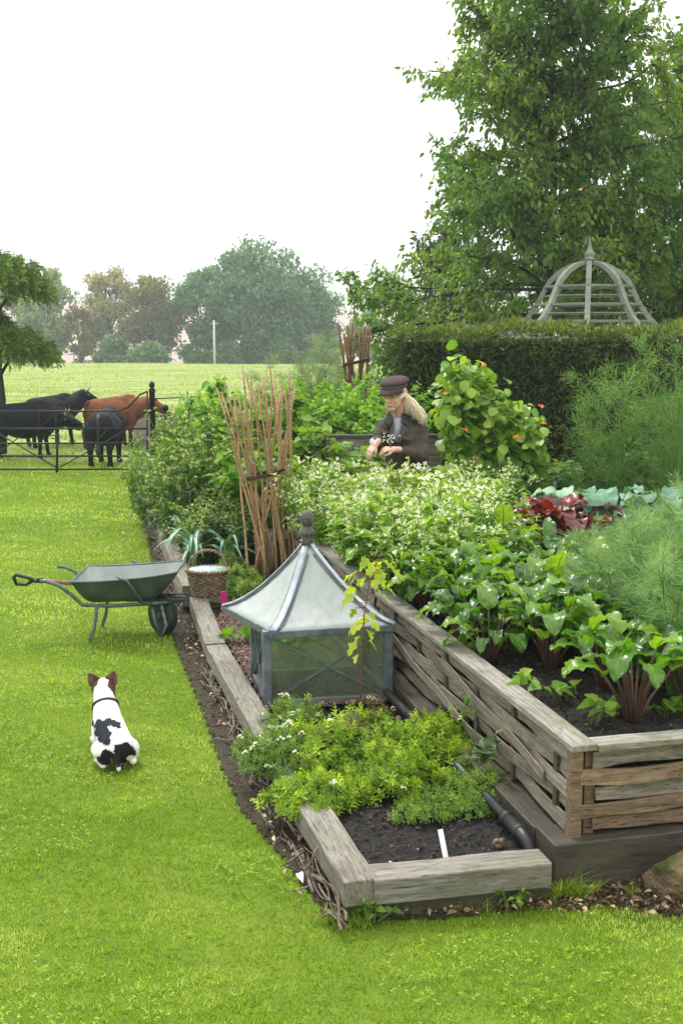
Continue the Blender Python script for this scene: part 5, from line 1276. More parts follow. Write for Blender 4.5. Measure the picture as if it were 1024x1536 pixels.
M_flo=foliage('orange_petals',(.72,.16,.04),(.80,.26,.08),(.85,.45,.20),trans=.3,rough=.7,spec=.1)
M_rocket=foliage('rocket_leaf',(.06,.15,.015),(.15,.30,.025),(.34,.47,.08),trans=.42,rough=.38,spec=.5,big=4)
M_bean=foliage('bean_leaf',(.04,.11,.012),(.09,.21,.018),(.21,.35,.05),trans=.38,big=4)
M_pea=foliage('pea_leaf',(.06,.16,.015),(.13,.30,.025),(.26,.42,.06),trans=.42,big=4)
M_darkb=foliage('dark_bush_leaf',(.025,.07,.012),(.05,.13,.018),(.12,.22,.04),trans=.3,spec=.5,big=3)
M_grey=foliage('grey_green_leaf',(.08,.16,.045),(.17,.29,.07),(.34,.44,.15),trans=.3,big=3)
M_pale=foliage('border_leaf',(.05,.12,.02),(.11,.22,.04),(.24,.36,.08),trans=.35,big=3)
M_leek=foliage('blue_green_leek_leaf',(.04,.12,.07),(.09,.21,.14),(.25,.40,.32),trans=.2,rough=.4,spec=.5,big=4)
M_chard=foliage('chard_leaf',(.025,.095,.010),(.075,.205,.016),(.22,.37,.045),trans=.42,rough=.28,spec=.65,big=9,vein=True)
M_chst=plain('chard_stalk_dark_red',(.075,.02,.018),.4,.5,scale=12,c2=(.06,.05,.018))
M_cabb=foliage('cabbage_leaf',(.07,.19,.13),(.14,.29,.21),(.30,.46,.38),trans=.18,rough=.45,spec=.4,big=6,vein=True)
M_redl=foliage('dark_red_leaf',(.05,.010,.012),(.11,.016,.018),(.22,.035,.03),trans=.3,rough=.3,spec=.6,big=5,tcol=(1.8,.6,.5))
M_fen=foliage('feathery_fennel',(.03,.09,.02),(.09,.21,.05),(.26,.40,.14),trans=.3,rough=.7,spec=.15,big=2)
M_fenb=foliage('smoky_fennel',(.12,.20,.12),(.18,.27,.17),(.27,.35,.24),trans=.3,rough=.8,spec=.1,big=1)
M_fenn=foliage('soft_fennel',(.06,.15,.06),(.14,.27,.13),(.30,.42,.26),trans=.35,rough=.7,spec=.15,big=3)
M_gold=foliage('golden_herb_leaf',(.07,.16,.010),(.24,.39,.02),(.52,.62,.08),trans=.4,rough=.5,big=6)
M_thy=foliage('green_herb_leaf',(.06,.13,.015),(.13,.24,.025),(.26,.36,.05),trans=.3,rough=.55,big=5)
M_pinkf=foliage('faded_herb_heads',(.30,.20,.15),(.48,.36,.30),(.66,.56,.48),trans=.2,rough=.8,spec=.1)
M_brnh=foliage('brownish_herb_leaf',(.05,.06,.02),(.13,.13,.04),(.24,.26,.07),trans=.3,rough=.6,big=6)
M_lime=foliage('yellow_green_vine_leaf',(.22,.36,.03),(.38,.50,.05),(.58,.60,.10),trans=.5,big=5)
M_nast=foliage('round_climber_leaf',(.06,.16,.015),(.13,.27,.03),(.30,.42,.06),trans=.38,rough=.4,spec=.45,big=5)
# ---- rocket in flower, filling the back of the raised bed
G='white flowering rocket plants in the raised bed'
protos=[leafy('rocket_plant','white flowering rocket plant among others at the back of the raised bed','plant',M_rocket,h=.60,spread=.16,ns=11,per=24,ls=.085,lw=.42,prof='lobed',seed=100+i,lean=.35,flw=M_flw,nf=7,fsz=.014,ft=(.86,1.06),side=2,group=G) for i in range(5)]
RBW=lambda x,y,z=0: rb0+V_*x+U*y+Vector((0,0,z))
k=0; zs=Zt-.06
for y in np.arange(2.75,5.75,.30):
    for x in np.arange(.10,2.0,.30):
        if y<3.4 and x>.9: continue
        q=RBW(x+random.uniform(-.09,.09),y+random.uniform(-.09,.09))
        if 512+q.x/(q.y+.25)*F>745 and q.y<9.9: continue
        if 512+q.x/(q.y+.25)*F>800: continue
        sc=random.uniform(.82,1.12)*(.95 if x<.5 else 1.)
        place(protos[k%5],q.x,q.y,zs,sc=sc,copy=k>=5); k+=1
for (px,py,sc) in ((472,735,.95),(485,760,.9),(505,790,.95),(525,820,.9),(485,800,.8),(480,700,1.),(535,770,.95),(515,735,1.),(465,715,.7),(500,850,.8),(545,850,.85)):
    Y=10.4-(py-700)/150*2.0; p=atY(px,py,Y); c=place(protos[k%5],p.x,Y,max(.1,p.z-.55*sc),sc=sc*1.15,label='white flowering rocket plant spilling out left of the raised bed'); c['group']='white flowering rocket plants left of the raised bed'; k+=1
# ---- chard
def chard(seed,n=11,h=.30,bl=.235,name='chard_plant',mat=None,stm=None,bw=.62,group='chard plants in the raised bed',cat='plant',label='',spread=1.):
    rg=np.random.default_rng(seed); root=empty(name,(0,0,0),0,label,cat,group); sm=MB(); f=MB()
    for i in range(n):
        a=i*2.4+rg.uniform(-.4,.4); inner=i/n; ln=(.75-.5*inner)*rg.uniform(.6,1.2)*spread; hh=h*rg.uniform(.75,1.15)*(.7+.5*inner)
        d=np.array([math.cos(a),math.sin(a),0]); b=d*.015
        P=[b, b+d*hh*ln*.35+np.array([0,0,hh*.5]), b+d*hh*ln*.9+np.array([0,0,hh])]
        sm.tube([P[0],(P[0]+P[1])/2,P[1],(P[1]+P[2])/2,P[2]],[.009,.0075,.006,.005,.004],6)
        # blade: rows along length with ruffles
        L=bl*rg.uniform(.7,1.2); w=L*bw*rg.uniform(.8,1.1); dz=nrm(P[2]-P[1]); side=np.cross(dz,np.array([0,0,1.])); side=nrm(side)+rg.normal(0,.12,3); side=nrm(side)
        nu,nv=15,9; V=[]; c=P[2].copy(); dirv=dz.copy(); ph=rg.uniform(0,6)
        bend=rg.uniform(.04,.26)
        for u in range(nu):
            t=u/(nu-1); ww=w/2*max(.03,(max(0,math.sin(PI*(t**.85)))**.7)*(1-.15*t)+.03)
            up_=np.cross(side,dirv); up_=up_ if up_[2]>0 or True else -up_
            for v in range(nv):
                s=v/(nv-1)*2-1; ruf=(.011*abs(s)**1.6*math.sin(t*17+ph+s*2.4)+.005*abs(s)*math.sin(t*31+ph*2+s)+.0035*math.sin(t*44+s*7+ph))*(L/.22)
                V.append(c+side*s*ww+up_*((.22*s*s*ww)+ruf)*(-1 if up_[2]<0 else 1))
            sm_p=c.copy()
            dirv=nrm(dirv+np.array([0,0,-bend])+d*.05); c=c+dirv*L/(nu-1)*1.0
        f.add(V,[(u*nv+v,u*nv+v+1,(u+1)*nv+v+1,(u+1)*nv+v) for u in range(nu-1) for v in range(nv-1)],tint=np.clip(rg.uniform(.05,1)*.9,0,1))
        # midrib
        mid=[np.array(V[u*nv+nv//2])+np.array([0,0,.001]) for u in range(nu-1)]; f.tube(mid,list(np.linspace(.0038,.001,len(mid))),5,tint=1.0)
    sm.build('stalks',stm or M_chst,root); f.build('leaves',mat or M_chard,root); return root
cp=[chard(200+i,n=17+i%4,bl=.185,h=.27,label='leafy chard plant with glossy crinkled leaves on dark red stalks, deeper in the bed') for i in range(6)]
k=0; used=set()
front=[(948,1088,1.15,'large chard plant with dark stalks behind the front corner of the raised bed'),(825,1005,1.1,'chard plant rising from bare dark soil, second from the front corner'),(1030,1060,1.1,'chard plant cut by the right picture edge in the front row'),(742,965,1.05,'chard plant by the side rail, third from the front corner'),(690,945,1.05,'chard plant in the dense dark stalked row beside the side rail'),(880,975,1.1,'pale leaved chard plant in the middle of the front half of the bed'),(905,1035,.95,'smaller chard plant between the two nearest large ones'),(775,985,.95,'chard plant leaning towards the middle of the side rail'),(1010,1025,1.0,'tall chard plant behind the one cut by the right edge'),(720,925,1.0,'chard plant in the dark stalked row just beyond the third one'),(655,922,.9,'chard plant pressed against the side rail near its far joint'),(640,905,.95,'chard plant at the far end of the row beside the side rail')]
for (px,py,sc,lb) in front:
    q=at(px,py,zs); place(cp[k%6],q.x,q.y,zs,sc=sc,label=lb,copy=k>=6); k+=1
for y in np.arange(.95,3.3,.26):
    for x in np.arange(.22,1.9,.27):
        if 512+RBW(x,y).x/(RBW(x,y).y+.25)*F>820 and y>1.9: continue
        if x<.5 and y<1.25+.0: continue
        q=RBW(x+random.uniform(-.08,.08),y+random.uniform(-.08,.08))
        if any((q-at(a,b,zs)).length<.17 for a,b,_,_ in front): continue
        place(cp[k%6],q.x,q.y,zs,sc=random.uniform(.85,1.15),copy=k>=6,label='chard plant with glossy leaves crowded in the middle of the raised bed'); k+=1
for y in (2.2,2.5,2.8):
    q=RBW(.28,y); place(cp[k%6],q.x,q.y,zs,sc=.9,label='smaller chard plant close behind the side rail'); k+=1
# small seedlings near the corner
sd_=[leafy('seedling','','plant',M_nast,h=.10,spread=.05,ns=4,per=3,ls=.085,lw=.75,prof='oval',seed=300+i,lean=.7,lt=(.85,1.),group='seedlings on the soil near the corner of the raised bed',droop=.2) for i in range(3)]
for i,(px,py,lb,sc) in enumerate(((745,975,'bright seedling with broad arched leaves beside the middle of the side rail',1.5),(790,1048,'small seedling with three round leaves just inside the side rail',1.),(840,1050,'low seedling with rounded grey green leaves near the corner of the rail',1.),(880,1085,'yellowing broad leaf seedling lying at the corner of the raised bed',1.15),(700,985,'young seedling with pale leaves by the rail',.9),(1000,1075,'low seedling by the front rail at the right',.9))):
    q=at(px,py,zs); place(sd_[i%3],q.x,q.y,zs,sc=sc,label=lb,copy=i>=3)
# ---- leeks
def leek(seed):
    rg=np.random.default_rng(seed); root=empty('leek_plant',(0,0,0),0,'leek with arching blue green strap leaves beside the timber edge','leek','leeks along the timber edge')
    s=MB(); s.tube([(0,0,0),(0,0,.12),(0,0,.26)],[.022,.02,.016],8); s.build('shaft',M_grey,root); f=MB()
    for i in range(10):
        a=(0 if i%2 else PI)+rg.normal(0,.55); d=np.array([math.cos(a),math.sin(a),0]); sd=np.array([-d[1],d[0],0]); c=np.array([0,0,.12+.018*i]); v=nrm(d*.45+np.array([0,0,1])); L=rg.uniform(.38,.62); V=[];n=12; kink=rg.integers(5,9)
        for u in range(n+1):
            t=u/n; w=.021*(1-t**2.2)+.002
            nn=np.cross(sd,v)
            V+=[c-sd*w-nn*.3*w,c,c+sd*w-nn*.3*w]; v=nrm(v+np.array([0,0,-.16-(.35 if u==kink else 0)])+d*.04); c=c+v*L/n
        f.add(V,[(q*3+b,q*3+b+1,q*3+b+4,q*3+b+3) for q in range(n) for b in range(2)],tint=rg.uniform(.1,1))
    f.build('strap_leaves',M_leek,root); return root
lk=[leek(i) for i in range(4)]; k=0
for i in range(15):
    t=i/14; base=Vector(e4[0]).lerp(Vector(e5[1]),t**1.3*.75); 
    for r_ in range(1 if i%3 else 2):
        q=base+U*.85+V_*(.20+.30*r_+random.uniform(-.05,.06)); place(lk[k%4],q.x,q.y,.12,sc=random.uniform(.8,1.1),copy=k>=4); k+=1
# ---- tall pale border plants, climbers, bean rows
def row(protos,pts,z,sc=(.85,1.15)):
    for i,(x,y,lb) in enumerate(pts):
        place(protos[i%len(protos)],x,y,z,sc=random.uniform(*sc),label=lb,copy=i>=len(protos))
pal=[leafy('tall_border_plant','x','plant',M_bean if i%2 else M_pale,h=1.35,spread=.2,ns=13,per=38,ls=.075,lw=.5,seed=400+i,lean=.10,flw=M_flc,nf=11,fsz=.022,ft=(.35,1.),side=4,group='tall pale seeding plants in the left border',base=.2,sr=.008) for i in range(4)]
pts=[]
for (px,Y) in ((212,13.6),(232,14.6),(222,12.4),(255,13.2),(243,11.9),(275,12.2),(262,15.2),(290,13.7),(262,11.3),(298,11.6),(240,16.4),(318,12.6),(285,16.2),(215,16.),(312,14.6),(328,11.2)):
    p=atY(px,700,Y); pts.append((p.x,Y,'tall plant covered in pale creamy seed heads in the border right of the gate post'))
for i,(x,y,lb) in enumerate(pts):
    place(pal[i%4],x,y,.1,sc=random.uniform(.48,.62) if x/y<-.150 else random.uniform(.78,1.02),label=lb,copy=i>=4)
shr=[leafy('border_shrub','x','shrub',M_darkb if i%2 else M_grey,h=.85,spread=.26,ns=11,per=40,ls=.062,lw=.55,seed=430+i,lean=.4,side=5,flw=M_flc,nf=10,fsz=.016,group='leafy shrubs in the left border',base=.12,stemm=M_barkd) for i in range(4)]
pts=[]
for (px,Y) in ((340,10.9),(325,10.6),(350,12.),(300,10.9),(366,11.4),(340,10.3),(310,10.4)):
    p=atY(px,700,Y); pts.append((p.x,Y,'small leaved shrub with dark twigs between the basket and the canes'))
row(shr,pts,.1,(.62,.95))
bn=[leafy('bean_plant','x','plant',M_bean if i%2 else M_pea,h=1.5,spread=.3,ns=10,per=55,ls=.12,lw=.75,seed=460+i,lean=.22,side=5,group='bean plants behind the canes',base=.2) for i in range(4)]
pts=[]
for (px,Y) in ((330,13.6),(352,14.3),(372,13.2),(395,12.6),(415,13.6),(402,11.4),(378,11.9),(345,15.6),(428,12.1),(382,15.),(310,16.2)):
    p=atY(px,700,Y); pts.append((p.x,Y,'tall leafy bean plant growing behind the bundle of bamboo canes'))
row(bn,pts,.1,(.75,1.0))
dk_=[leafy('currant_bush','x','bush',M_darkb if i%2 else M_bean,h=1.15,spread=.35,ns=12,per=44,ls=.115,lw=.8,seed=480+i,lean=.45,side=5,group='dark leafy bushes left of the planter',base=.15,stemm=M_barkd) for i in range(3)]
pts=[(atY(px,690,Y).x,Y,'dark broad leaved bush between the canes and the planter box') for (px,Y) in ((455,10.9),(480,11.2),(440,11.6),(492,11.0),(468,12.0),(500,12.2),(430,10.6))]
row(dk_,pts,.1,(.8,1.05))
pe=[leafy('pea_plant','x','plant',M_pea,h=1.3,spread=.25,ns=12,per=60,ls=.075,lw=.6,seed=500+i,lean=.25,side=5,group='bright green pea plants behind the woman',base=.2) for i in range(3)]
pts=[(atY(px,660,Y).x,Y,'bright green pea plant in the dense patch behind the woman') for (px,Y) in ((480,13.),(505,13.4),(530,13.1),(552,12.8),(570,13.3),(515,12.3),(545,12.4),(492,12.5),(572,12.4),(520,14.2),(555,14.0),(470,13.8),(585,12.3),(610,12.4),(560,12.0),(535,12.05))]
row(pe,pts,.25,(.85,1.08))
fl_=[leafy('hedge_foot_plant','x','plant',M_bean if i%2 else M_darkb,h=.95,spread=.3,ns=10,per=40,ls=.1,lw=.6,seed=520+i,lean=.4,side=4,group='leafy plants at the foot of the hedge',base=.15) for i in range(3)]
pts=[(atY(px,700,Y).x,Y,'leafy plant at the dark foot of the clipped hedge') for (px,Y) in ((640,11.9),(665,12.3),(690,11.6),(715,12.2),(745,11.8),(780,11.9),(810,11.4),(845,11.8),(900,11.6),(940,11.2),(985,11.5),(1030,11.4),(640,10.9),(1060,10.9))]
row(fl_,pts,.1,(.7,1.0))
# ---- feathery plants
def feathery(name,label,h,w,mat,seed,n=26000,fl=.05,cat='plant',group=None,lean=(0,0),ns=10,fw=.045,hl=.2,dr=0.):
    rg=np.random.default_rng(seed); root=empty(name,(0,0,0),0,label,cat,group); sm=MB(); LP=[];LD=[]
    SP=stems(rg,ns,h,w,.32*w/h*2,base=.05)
    for P in SP:
        P=P+np.outer(np.linspace(0,1,len(P))**1.5,np.array([lean[0],lean[1],0])); sm.tube(P,list(np.linspace(.007,.002,len(P))),5,cap=False)
        for b in range(13):
            t=rg.uniform(hl,1); q,d=along(P,t); Q,_=limb(rg,q,rdir(1,-.1,.7)[0]+d*.6,w*rg.uniform(.35,.8)*(1.25-.6*t),6,.12,-.04-dr); sm.tube(Q,list(np.linspace(.003,.001,len(Q))),4,cap=False)
            m=n//(ns*13)
            for k in range(m):
                c,e=along(Q,rg.uniform(.08,1)); r_=rdir(1)[0]; LP.append(c+r_*rg.uniform(0,.035)*(h if h<1 else 1)); LD.append(e*.9+r_*.9)
    sm.build('stem',M_stemg,root); LP=np.array(LP);LD=np.array(LD);N=len(LP); X,Y,Z=frames(LD,rg.uniform(0,6,N)); tp_,pl=leaf_tpl(fw,2,0,.3,'lance')
    f=MB(); f.inst(tp_,pl,LP,X,Y,Z,fl*rg.uniform(.5,1.3,N),np.clip(.1+.5*LP[:,2]/h+rg.uniform(-.2,.4,N),0,1)); f.build('fronds',mat,root); return root
for i,(px,py,Y,h,w,lb) in enumerate(((458,510,15.2,1.95,.75,'smoky grey green fennel cloud left of the reddish canes'),(505,525,15.6,1.9,.6,'smoky fennel clump just left of the reddish canes'),(425,545,16.4,1.6,.6,'smoky fennel clump over the field edge above the dark bushes'),(575,540,15.8,1.55,.5,'grey green fennel clump right of the reddish canes'))):
    p=atY(px,600,Y); o=feathery('fennel_plant',lb,h,w,M_fenb,600+i,n=15000,fl=.085,fw=.05); place(o,p.x,Y,.1,copy=False)
for i,(px,Y,h,w,lb) in enumerate(((900,11.0,1.6,.6,'tall feathery asparagus fern against the hedge, leftmost of the row'),(955,10.8,1.85,.65,'tall feathery asparagus fern in the middle of the row by the hedge'),(1010,10.4,1.9,.6,'tall feathery asparagus fern at the right picture edge'),(1050,10.9,1.9,.6,'feathery asparagus fern mostly outside the right picture edge'),(1000,11.6,1.95,.6,'feathery asparagus fern standing closest to the hedge'))):
    p=atY(px,700,Y); o=feathery('asparagus_fern',lb,h,w,M_fen,620+i,n=4200,fl=.085,fw=.06,group='asparagus ferns by the hedge'); place(o,p.x,Y,.1,copy=False)
for i,(px,py,z0,h,w,lb) in enumerate(((985,985,.5,.85,.36,'soft feathery fennel plant over the chard at the right edge'),(905,890,.5,.42,.30,'low arching fennel plume beside the path'),(1035,1010,.5,.80,.34,'feathery fennel plant cut by the right edge above the front rail'),(950,940,.5,.70,.34,'feathery fennel between the path and the right edge'),(1020,930,.5,.75,.40,'feathery fennel plant farther back at the right edge'),(1012,1052,.5,.80,.30,'soft fennel plant nearest the viewer at the right edge'),(965,1005,.5,.72,.28,'soft fennel plume standing among the nearest chard'))):
    q=at(px,py,z0); o=feathery('fennel_plant',lb,h,w,M_fenn,640+i,n=14000,fl=.05,fw=.06,lean=(-.08 if i==1 else 0,0),dr=.05); place(o,q.x,q.y,z0,copy=False)
# ---- climbing nasturtium on a pole cone
def climber():
    Yc=11.0; a=atY(735,700,Yc); root=empty('climbing_plant',(a.x,Yc,.2),0,'climber with round bright leaves and orange flowers scrambling over poles before the hedge','climber')
    rg=np.random.default_rng(5); sm=MB(); L=lambda px,py: np.array([atY(px,py,Yc).x-a.x,0,atY(px,py,Yc).z-.2])
    LP=[];FP=[]; tops=[(680,525),(715,548),(700,530),(760,590),(795,612),(805,640),(740,575),(668,560),(660,585)]
    for i in range(34):
        tx,ty=tops[i%len(tops)]; t=L(tx+rg.uniform(-12,12),ty+rg.uniform(0,30)); t[1]=rg.uniform(-.25,.25); b=np.array([rg.uniform(-.35,.45),rg.uniform(-.35,.35),0])
        mid=(t+b)/2+rg.normal(0,.1,3)+np.array([0,-.12,0]); pts=[b*(1-s)**2+2*mid*s*(1-s)+t*s*s for s in np.linspace(0,1,9)]; sm.tube(pts,[.006]*9,5,cap=False)
        P=np.array(pts)
        for k in range(95):
            c,d=along(P,rg.uniform(.05,1)**.8); LP.append(c+rdir(1)[0]*rg.uniform(.02,.15))
    for (x,y) in ((717,545),(665,587),(801,605),(803,631),(690,640),(706,680),(765,650)): FP.append(L(x,y)+np.array([0,-.38,0]))
    sm.build('stem',M_stemg,root); LP=np.array(LP);N=len(LP); D=rdir(N,-.9,.3)+np.array([0,-.25,-.2]); X,Y,Z=frames(D,rg.normal(0,.5,N)); tp_,pl=leaf_tpl(.9,4,.12,.25,'round',.0)
    f=MB(); f.inst(tp_,pl,LP,X,Y,Z,.105*rg.uniform(.5,1.25,N),np.clip(rg.uniform(0,.85,N)+.12*LP[:,2],0,1)); f.build('leaves',M_nast,root)
    for c in FP:
        g=MB(); 
        for k in range(6):
            e=rdir(1,-.2,.8)[0]; X,Y,Z=frames(e[None,:]); t2,p2=leaf_tpl(.8,3,.2,.4,'round'); g.inst(t2,p2,np.array([c]),X,Y,Z,np.array([.036]),np.array([rg.uniform(0,1)]))
        g.build('flower',M_flo,root)
climber()
# ---- cabbages and dark red chard across the path
def cabbage(seed,label,n=13,L=.34,mat=None,name='cabbage',cat='cabbage',h=.36,bw=.85,stm=None):
    return chard(seed,n=n,h=h,bl=L,name=name,mat=mat or M_cabb,stm=stm or M_stemg,bw=bw,group='cabbages across the path' if name=='cabbage' else 'dark red chard across the path',cat=cat,label=label,spread=1.6)
for i,(px,Y,sc,lb) in enumerate(((862,9.7,1.15,'large blue green cabbage with crinkled leaves above the dark red leaves'),(915,9.9,1.0,'cabbage with drooping outer leaves right of the large one'),(985,9.5,.95,'blue green cabbage near the right picture edge'),(1015,8.6,.8,'pale cabbage leaf cluster at the right edge beside the fennel'))):
    o=cabbage(700+i,lb); p=atY(px,800,Y); place(o,p.x,Y,.48,sc=sc*.82,copy=False)
for i,(px,Y,sc,lb) in enumerate(((822,9.45,1.1,'dark red glossy leaf clump under the large cabbage, left part'),(850,9.35,1.1,'dark red glossy leaf clump right under the large cabbage'),(878,9.4,.95,'small dark red leaf clump at the right under the large cabbage'))):
    o=cabbage(720+i,lb,n=20,L=.20,mat=M_redl,name='red_chard',cat='plant',h=.22,stm=M_chst); p=atY(px,800,Y); place(o,p.x,Y,.40,sc=sc*1.3,copy=False)
gcv=[leafy('low_leafy_plant','x','plant',M_bean if i%2 else M_rocket,h=.34,spread=.2,ns=10,per=22,ls=.085,lw=.6,seed=540+i,lean=.6,side=2,group='low leafy plants across the path') for i in range(3)]
pts=[]
for (px,py) in ((905,800),(945,812),(975,835),(1010,850),(1030,810),(1000,745),(1035,760),(925,840),(990,760)):
    q=at(px,py,.3); pts.append((q.x,q.y,'low bright leafy plant beyond the path at the right'))
row(gcv,pts,.22,(.8,1.2))
# ---- herbs in the low bed
def shoots(name,label,cat,mat,w,d,h,n,sz,seed,flw=None,nf=0,fs=.012,group=None,rot=0,hf=None):
    rg=np.random.default_rng(seed); root=empty(name,(0,0,0),rot,label,cat,group)
    lt_,lp_=leaf_tpl(.42,2,.15,.2,'oval'); V=[];Fs=[]
    for lv in range(4):
        for q in range(3 if lv<3 else 2):
            a=q*2*PI/3+lv*1.0; tilt=.35+.28*lv; s=.62-.10*lv
            for v in lt_:
                x,y,z=v*s; yy=y*math.cos(tilt)-z*math.sin(tilt); zz=y*math.sin(tilt)+z*math.cos(tilt); V.append((x*math.cos(a)-yy*math.sin(a),lv*.27+zz*.8,x*math.sin(a)+yy*math.cos(a)))
            b=len(V)-len(lt_); Fs+=[tuple(i+b for i in p) for p in lp_]
    V=np.array(V)
    ang=rg.uniform(0,2*PI,n); r_=np.sqrt(rg.uniform(0,1,n)); ca,sa=np.cos(ang),np.sin(ang)
    ph=rg.uniform(0,6,4)
    lump=.75+.25*np.sin(ca*r_*w*9+ph[0])*np.sin(sa*r_*d*9+ph[1])+.12*np.sin(ca*r_*w*23+ph[2])
    top=np.clip(1-r_**2.4,0,1)**.6*h*lump*(1+.22*np.sin(ca*r_*w*31+ph[0])*np.sin(sa*r_*d*37+ph[3])); lay=rg.uniform(.35,1,n)**.6
    edge=1+.15*np.sin(ang*3+ph[3])+.1*np.sin(ang*7+ph[2])
    P=np.stack([ca*r_*w/2*edge,sa*r_*d/2*edge,top*lay+.012],1)
    D=np.stack([ca*r_*.8,sa*r_*.8,np.full(n,.8)],1)+rg.normal(0,.28,(n,3)); X,Y,Z=frames(D,rg.uniform(0,6,n))
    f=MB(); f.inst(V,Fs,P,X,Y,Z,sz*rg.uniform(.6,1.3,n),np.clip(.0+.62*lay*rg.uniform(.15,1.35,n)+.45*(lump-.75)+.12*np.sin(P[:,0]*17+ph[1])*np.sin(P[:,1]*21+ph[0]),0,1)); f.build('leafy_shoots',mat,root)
    s=MB()
    for i in range(46):
        k=rg.integers(n); s.tube([(P[k][0]*.35,P[k][1]*.35,0),(P[k][0]*.75,P[k][1]*.75,P[k][2]*.7),P[k]],[.003,.0025,.002],4,cap=False)
    s.build('stem',M_barkw,root)
    if nf:
        g=MB(); c=rg.integers(0,n,nf)
        hb=rg.choice(n,max(nf//9,1)); 
        for k in hb:
            q=P[k]+np.array([0,0,hf or sz*.7]); t=rdir(9,0,1)*.014+q
            for u in t: g.ball(u,(fs*.55,fs*.55,fs*.35),4)
        tag(g.build('blossom',flw or M_flw,root),kind='stuff')
    return root
for i,(px,py,w,d,h,n,mat,nf,lb) in enumerate((
    (520,1150,.80,.62,.24,1500,M_gold,25,'largest golden yellow herb mound in front of the cold frame'),
    (640,1140,.55,.50,.20,800,M_gold,18,'golden herb mound at the right of the largest one, near the pipe'),
    (470,1215,.42,.34,.15,520,M_gold,10,'golden herb mound spilling towards the near beam'),
    (590,1185,.45,.35,.16,600,M_gold,9,'golden herb mound in the middle front of the herb patch'))):
    q=at(px,py,.1); o=shoots('golden_herb',lb,'herb',mat,w,d,h,n,.052,800+i,nf=nf,group='golden herb mounds'); place(o,q.x,q.y,.1,rz=BA,copy=False)
for i,(px,py,w,d,h,n,nf,fl,lb) in enumerate((
    (415,1160,.34,.50,.22,620,230,M_flw,'dark green herb with white flowers tumbling over the left beam'),
    (440,1110,.30,.34,.20,420,130,M_flw,'white flowered herb beside the end of the joint in the left beam'),
    (545,1135,.46,.34,.27,700,520,M_pinkf if 'M_pinkf' in globals() else M_flw,'herb with faded brownish pink flower heads in the middle of the golden mound'),
    (705,1205,.42,.36,.12,620,0,M_flw,'low green thyme like cushion beside the pipe'),
    (640,1225,.30,.22,.08,300,0,M_flw,'small low green cushion in front of the golden herbs'),
    (735,1185,.30,.40,.13,360,0,M_flw,'green cushion against the dark sleeper under the woven side'))):
    q=at(px,py,.1); o=shoots('green_herb',lb,'herb',M_brnh if 'brownish' in lb else M_thy,w,d,h,n,.034,820+i,nf=nf,flw=fl,fs=.011,group='green herb cushions'); place(o,q.x,q.y,.1 if px>450 else .13,rz=BA,copy=False)
# ---- vine sapling with yellow leaves before the cold frame; loose stems on the woven side
def sapling():
    q=at(540,1082,.1); root=empty('vine_sapling',(q.x,q.y,.1),0,'thin young vine with yellow green lobed leaves standing in front of the cold frame','vine')
    rg=np.random.default_rng(9); P=np.array([(0,0,0),(.004,0,.2),(.01,0,.4),(.02,.0,.6),(.05,.02,.78),(.10,.04,.92)]); s=MB(); s.tube(P,[.006,.0055,.005,.004,.003,.002],6); LP=[];LD=[];TT=[]
    for (t0,t1,n,r_) in ((.38,.60,11,.045),(.62,1.0,34,.12)):
        for k in range(n):
            c,d=along(P,rg.uniform(t0,t1)); a=rdir(1,-.3,.5)[0]; e=c+a*r_*rg.uniform(.4,1.); s.tube([c,e],[.002,.0015],4,cap=False); LP.append(e); LD.append(a+np.array([0,-.3,-.7])); TT.append(rg.uniform(.3,1) if t0<.5 else rg.uniform(0,.6))
    s.build('stem',M_redst,root); LP=np.array(LP);LD=np.array(LD);N=len(LP); X,Y,Z=frames(LD,rg.normal(0,.5,N)); tp_,pl=leaf_tpl(.85,5,.15,.3,'lobed'); f=MB(); f.inst(tp_,pl,LP,X,Y,Z,.075*rg.uniform(.6,1.2,N),np.array(TT)); f.build('leaves',M_lime,root)
M_redst=plain('red_brown_stem',(.20,.07,.04),.6,.3)
sapling()
tl=[leafy('leafy_climber','x','plant',M_rocket,h=.62,spread=.22,ns=7,per=16,ls=.12,lw=.8,prof='lobed',seed=560+i,lean=.35,side=2,group='lobed leaved plants leaning over the side rail',droop=.4) for i in range(2)]
for i,(px,py,sc,lb) in enumerate(((600,905,1.,'lobed leaved plant leaning over the side rail behind the cold frame roof'),(575,880,.9,'lobed leaved plant at the far end of the cold frame roof'),(655,900,.85,'lobed leaved plant just behind the side rail near the chard'))):
    q=at(px,py,.5)+U*.25; place(tl[i%2],q.x,q.y,.5,sc=sc,label=lb,copy=i>=2)
sv=[leafy('wall_seedling','x','weed',M_darkb if i else M_rocket,h=.16,spread=.07,ns=5,per=5,ls=.06,lw=.6,seed=580+i,lean=.7,group='small weeds growing from the woven side') for i in range(2)]
for i,(s,z,lb) in enumerate(((2.55,.42,'weed with pale leaves growing out of the woven side beside the cold frame'),(.72,.30,'dark ivy like weed growing out of the woven side near the corner'),(1.05,.40,'tiny weed sprouting from the middle of the woven side'))):
    q=rb0+U*s-V_*.03; c=place(sv[i%2],q.x,q.y,z,sc=1.0 if i<2 else .6,label=lb,copy=i>=2); c.rotation_euler=(R(-15),R(-50),BA)
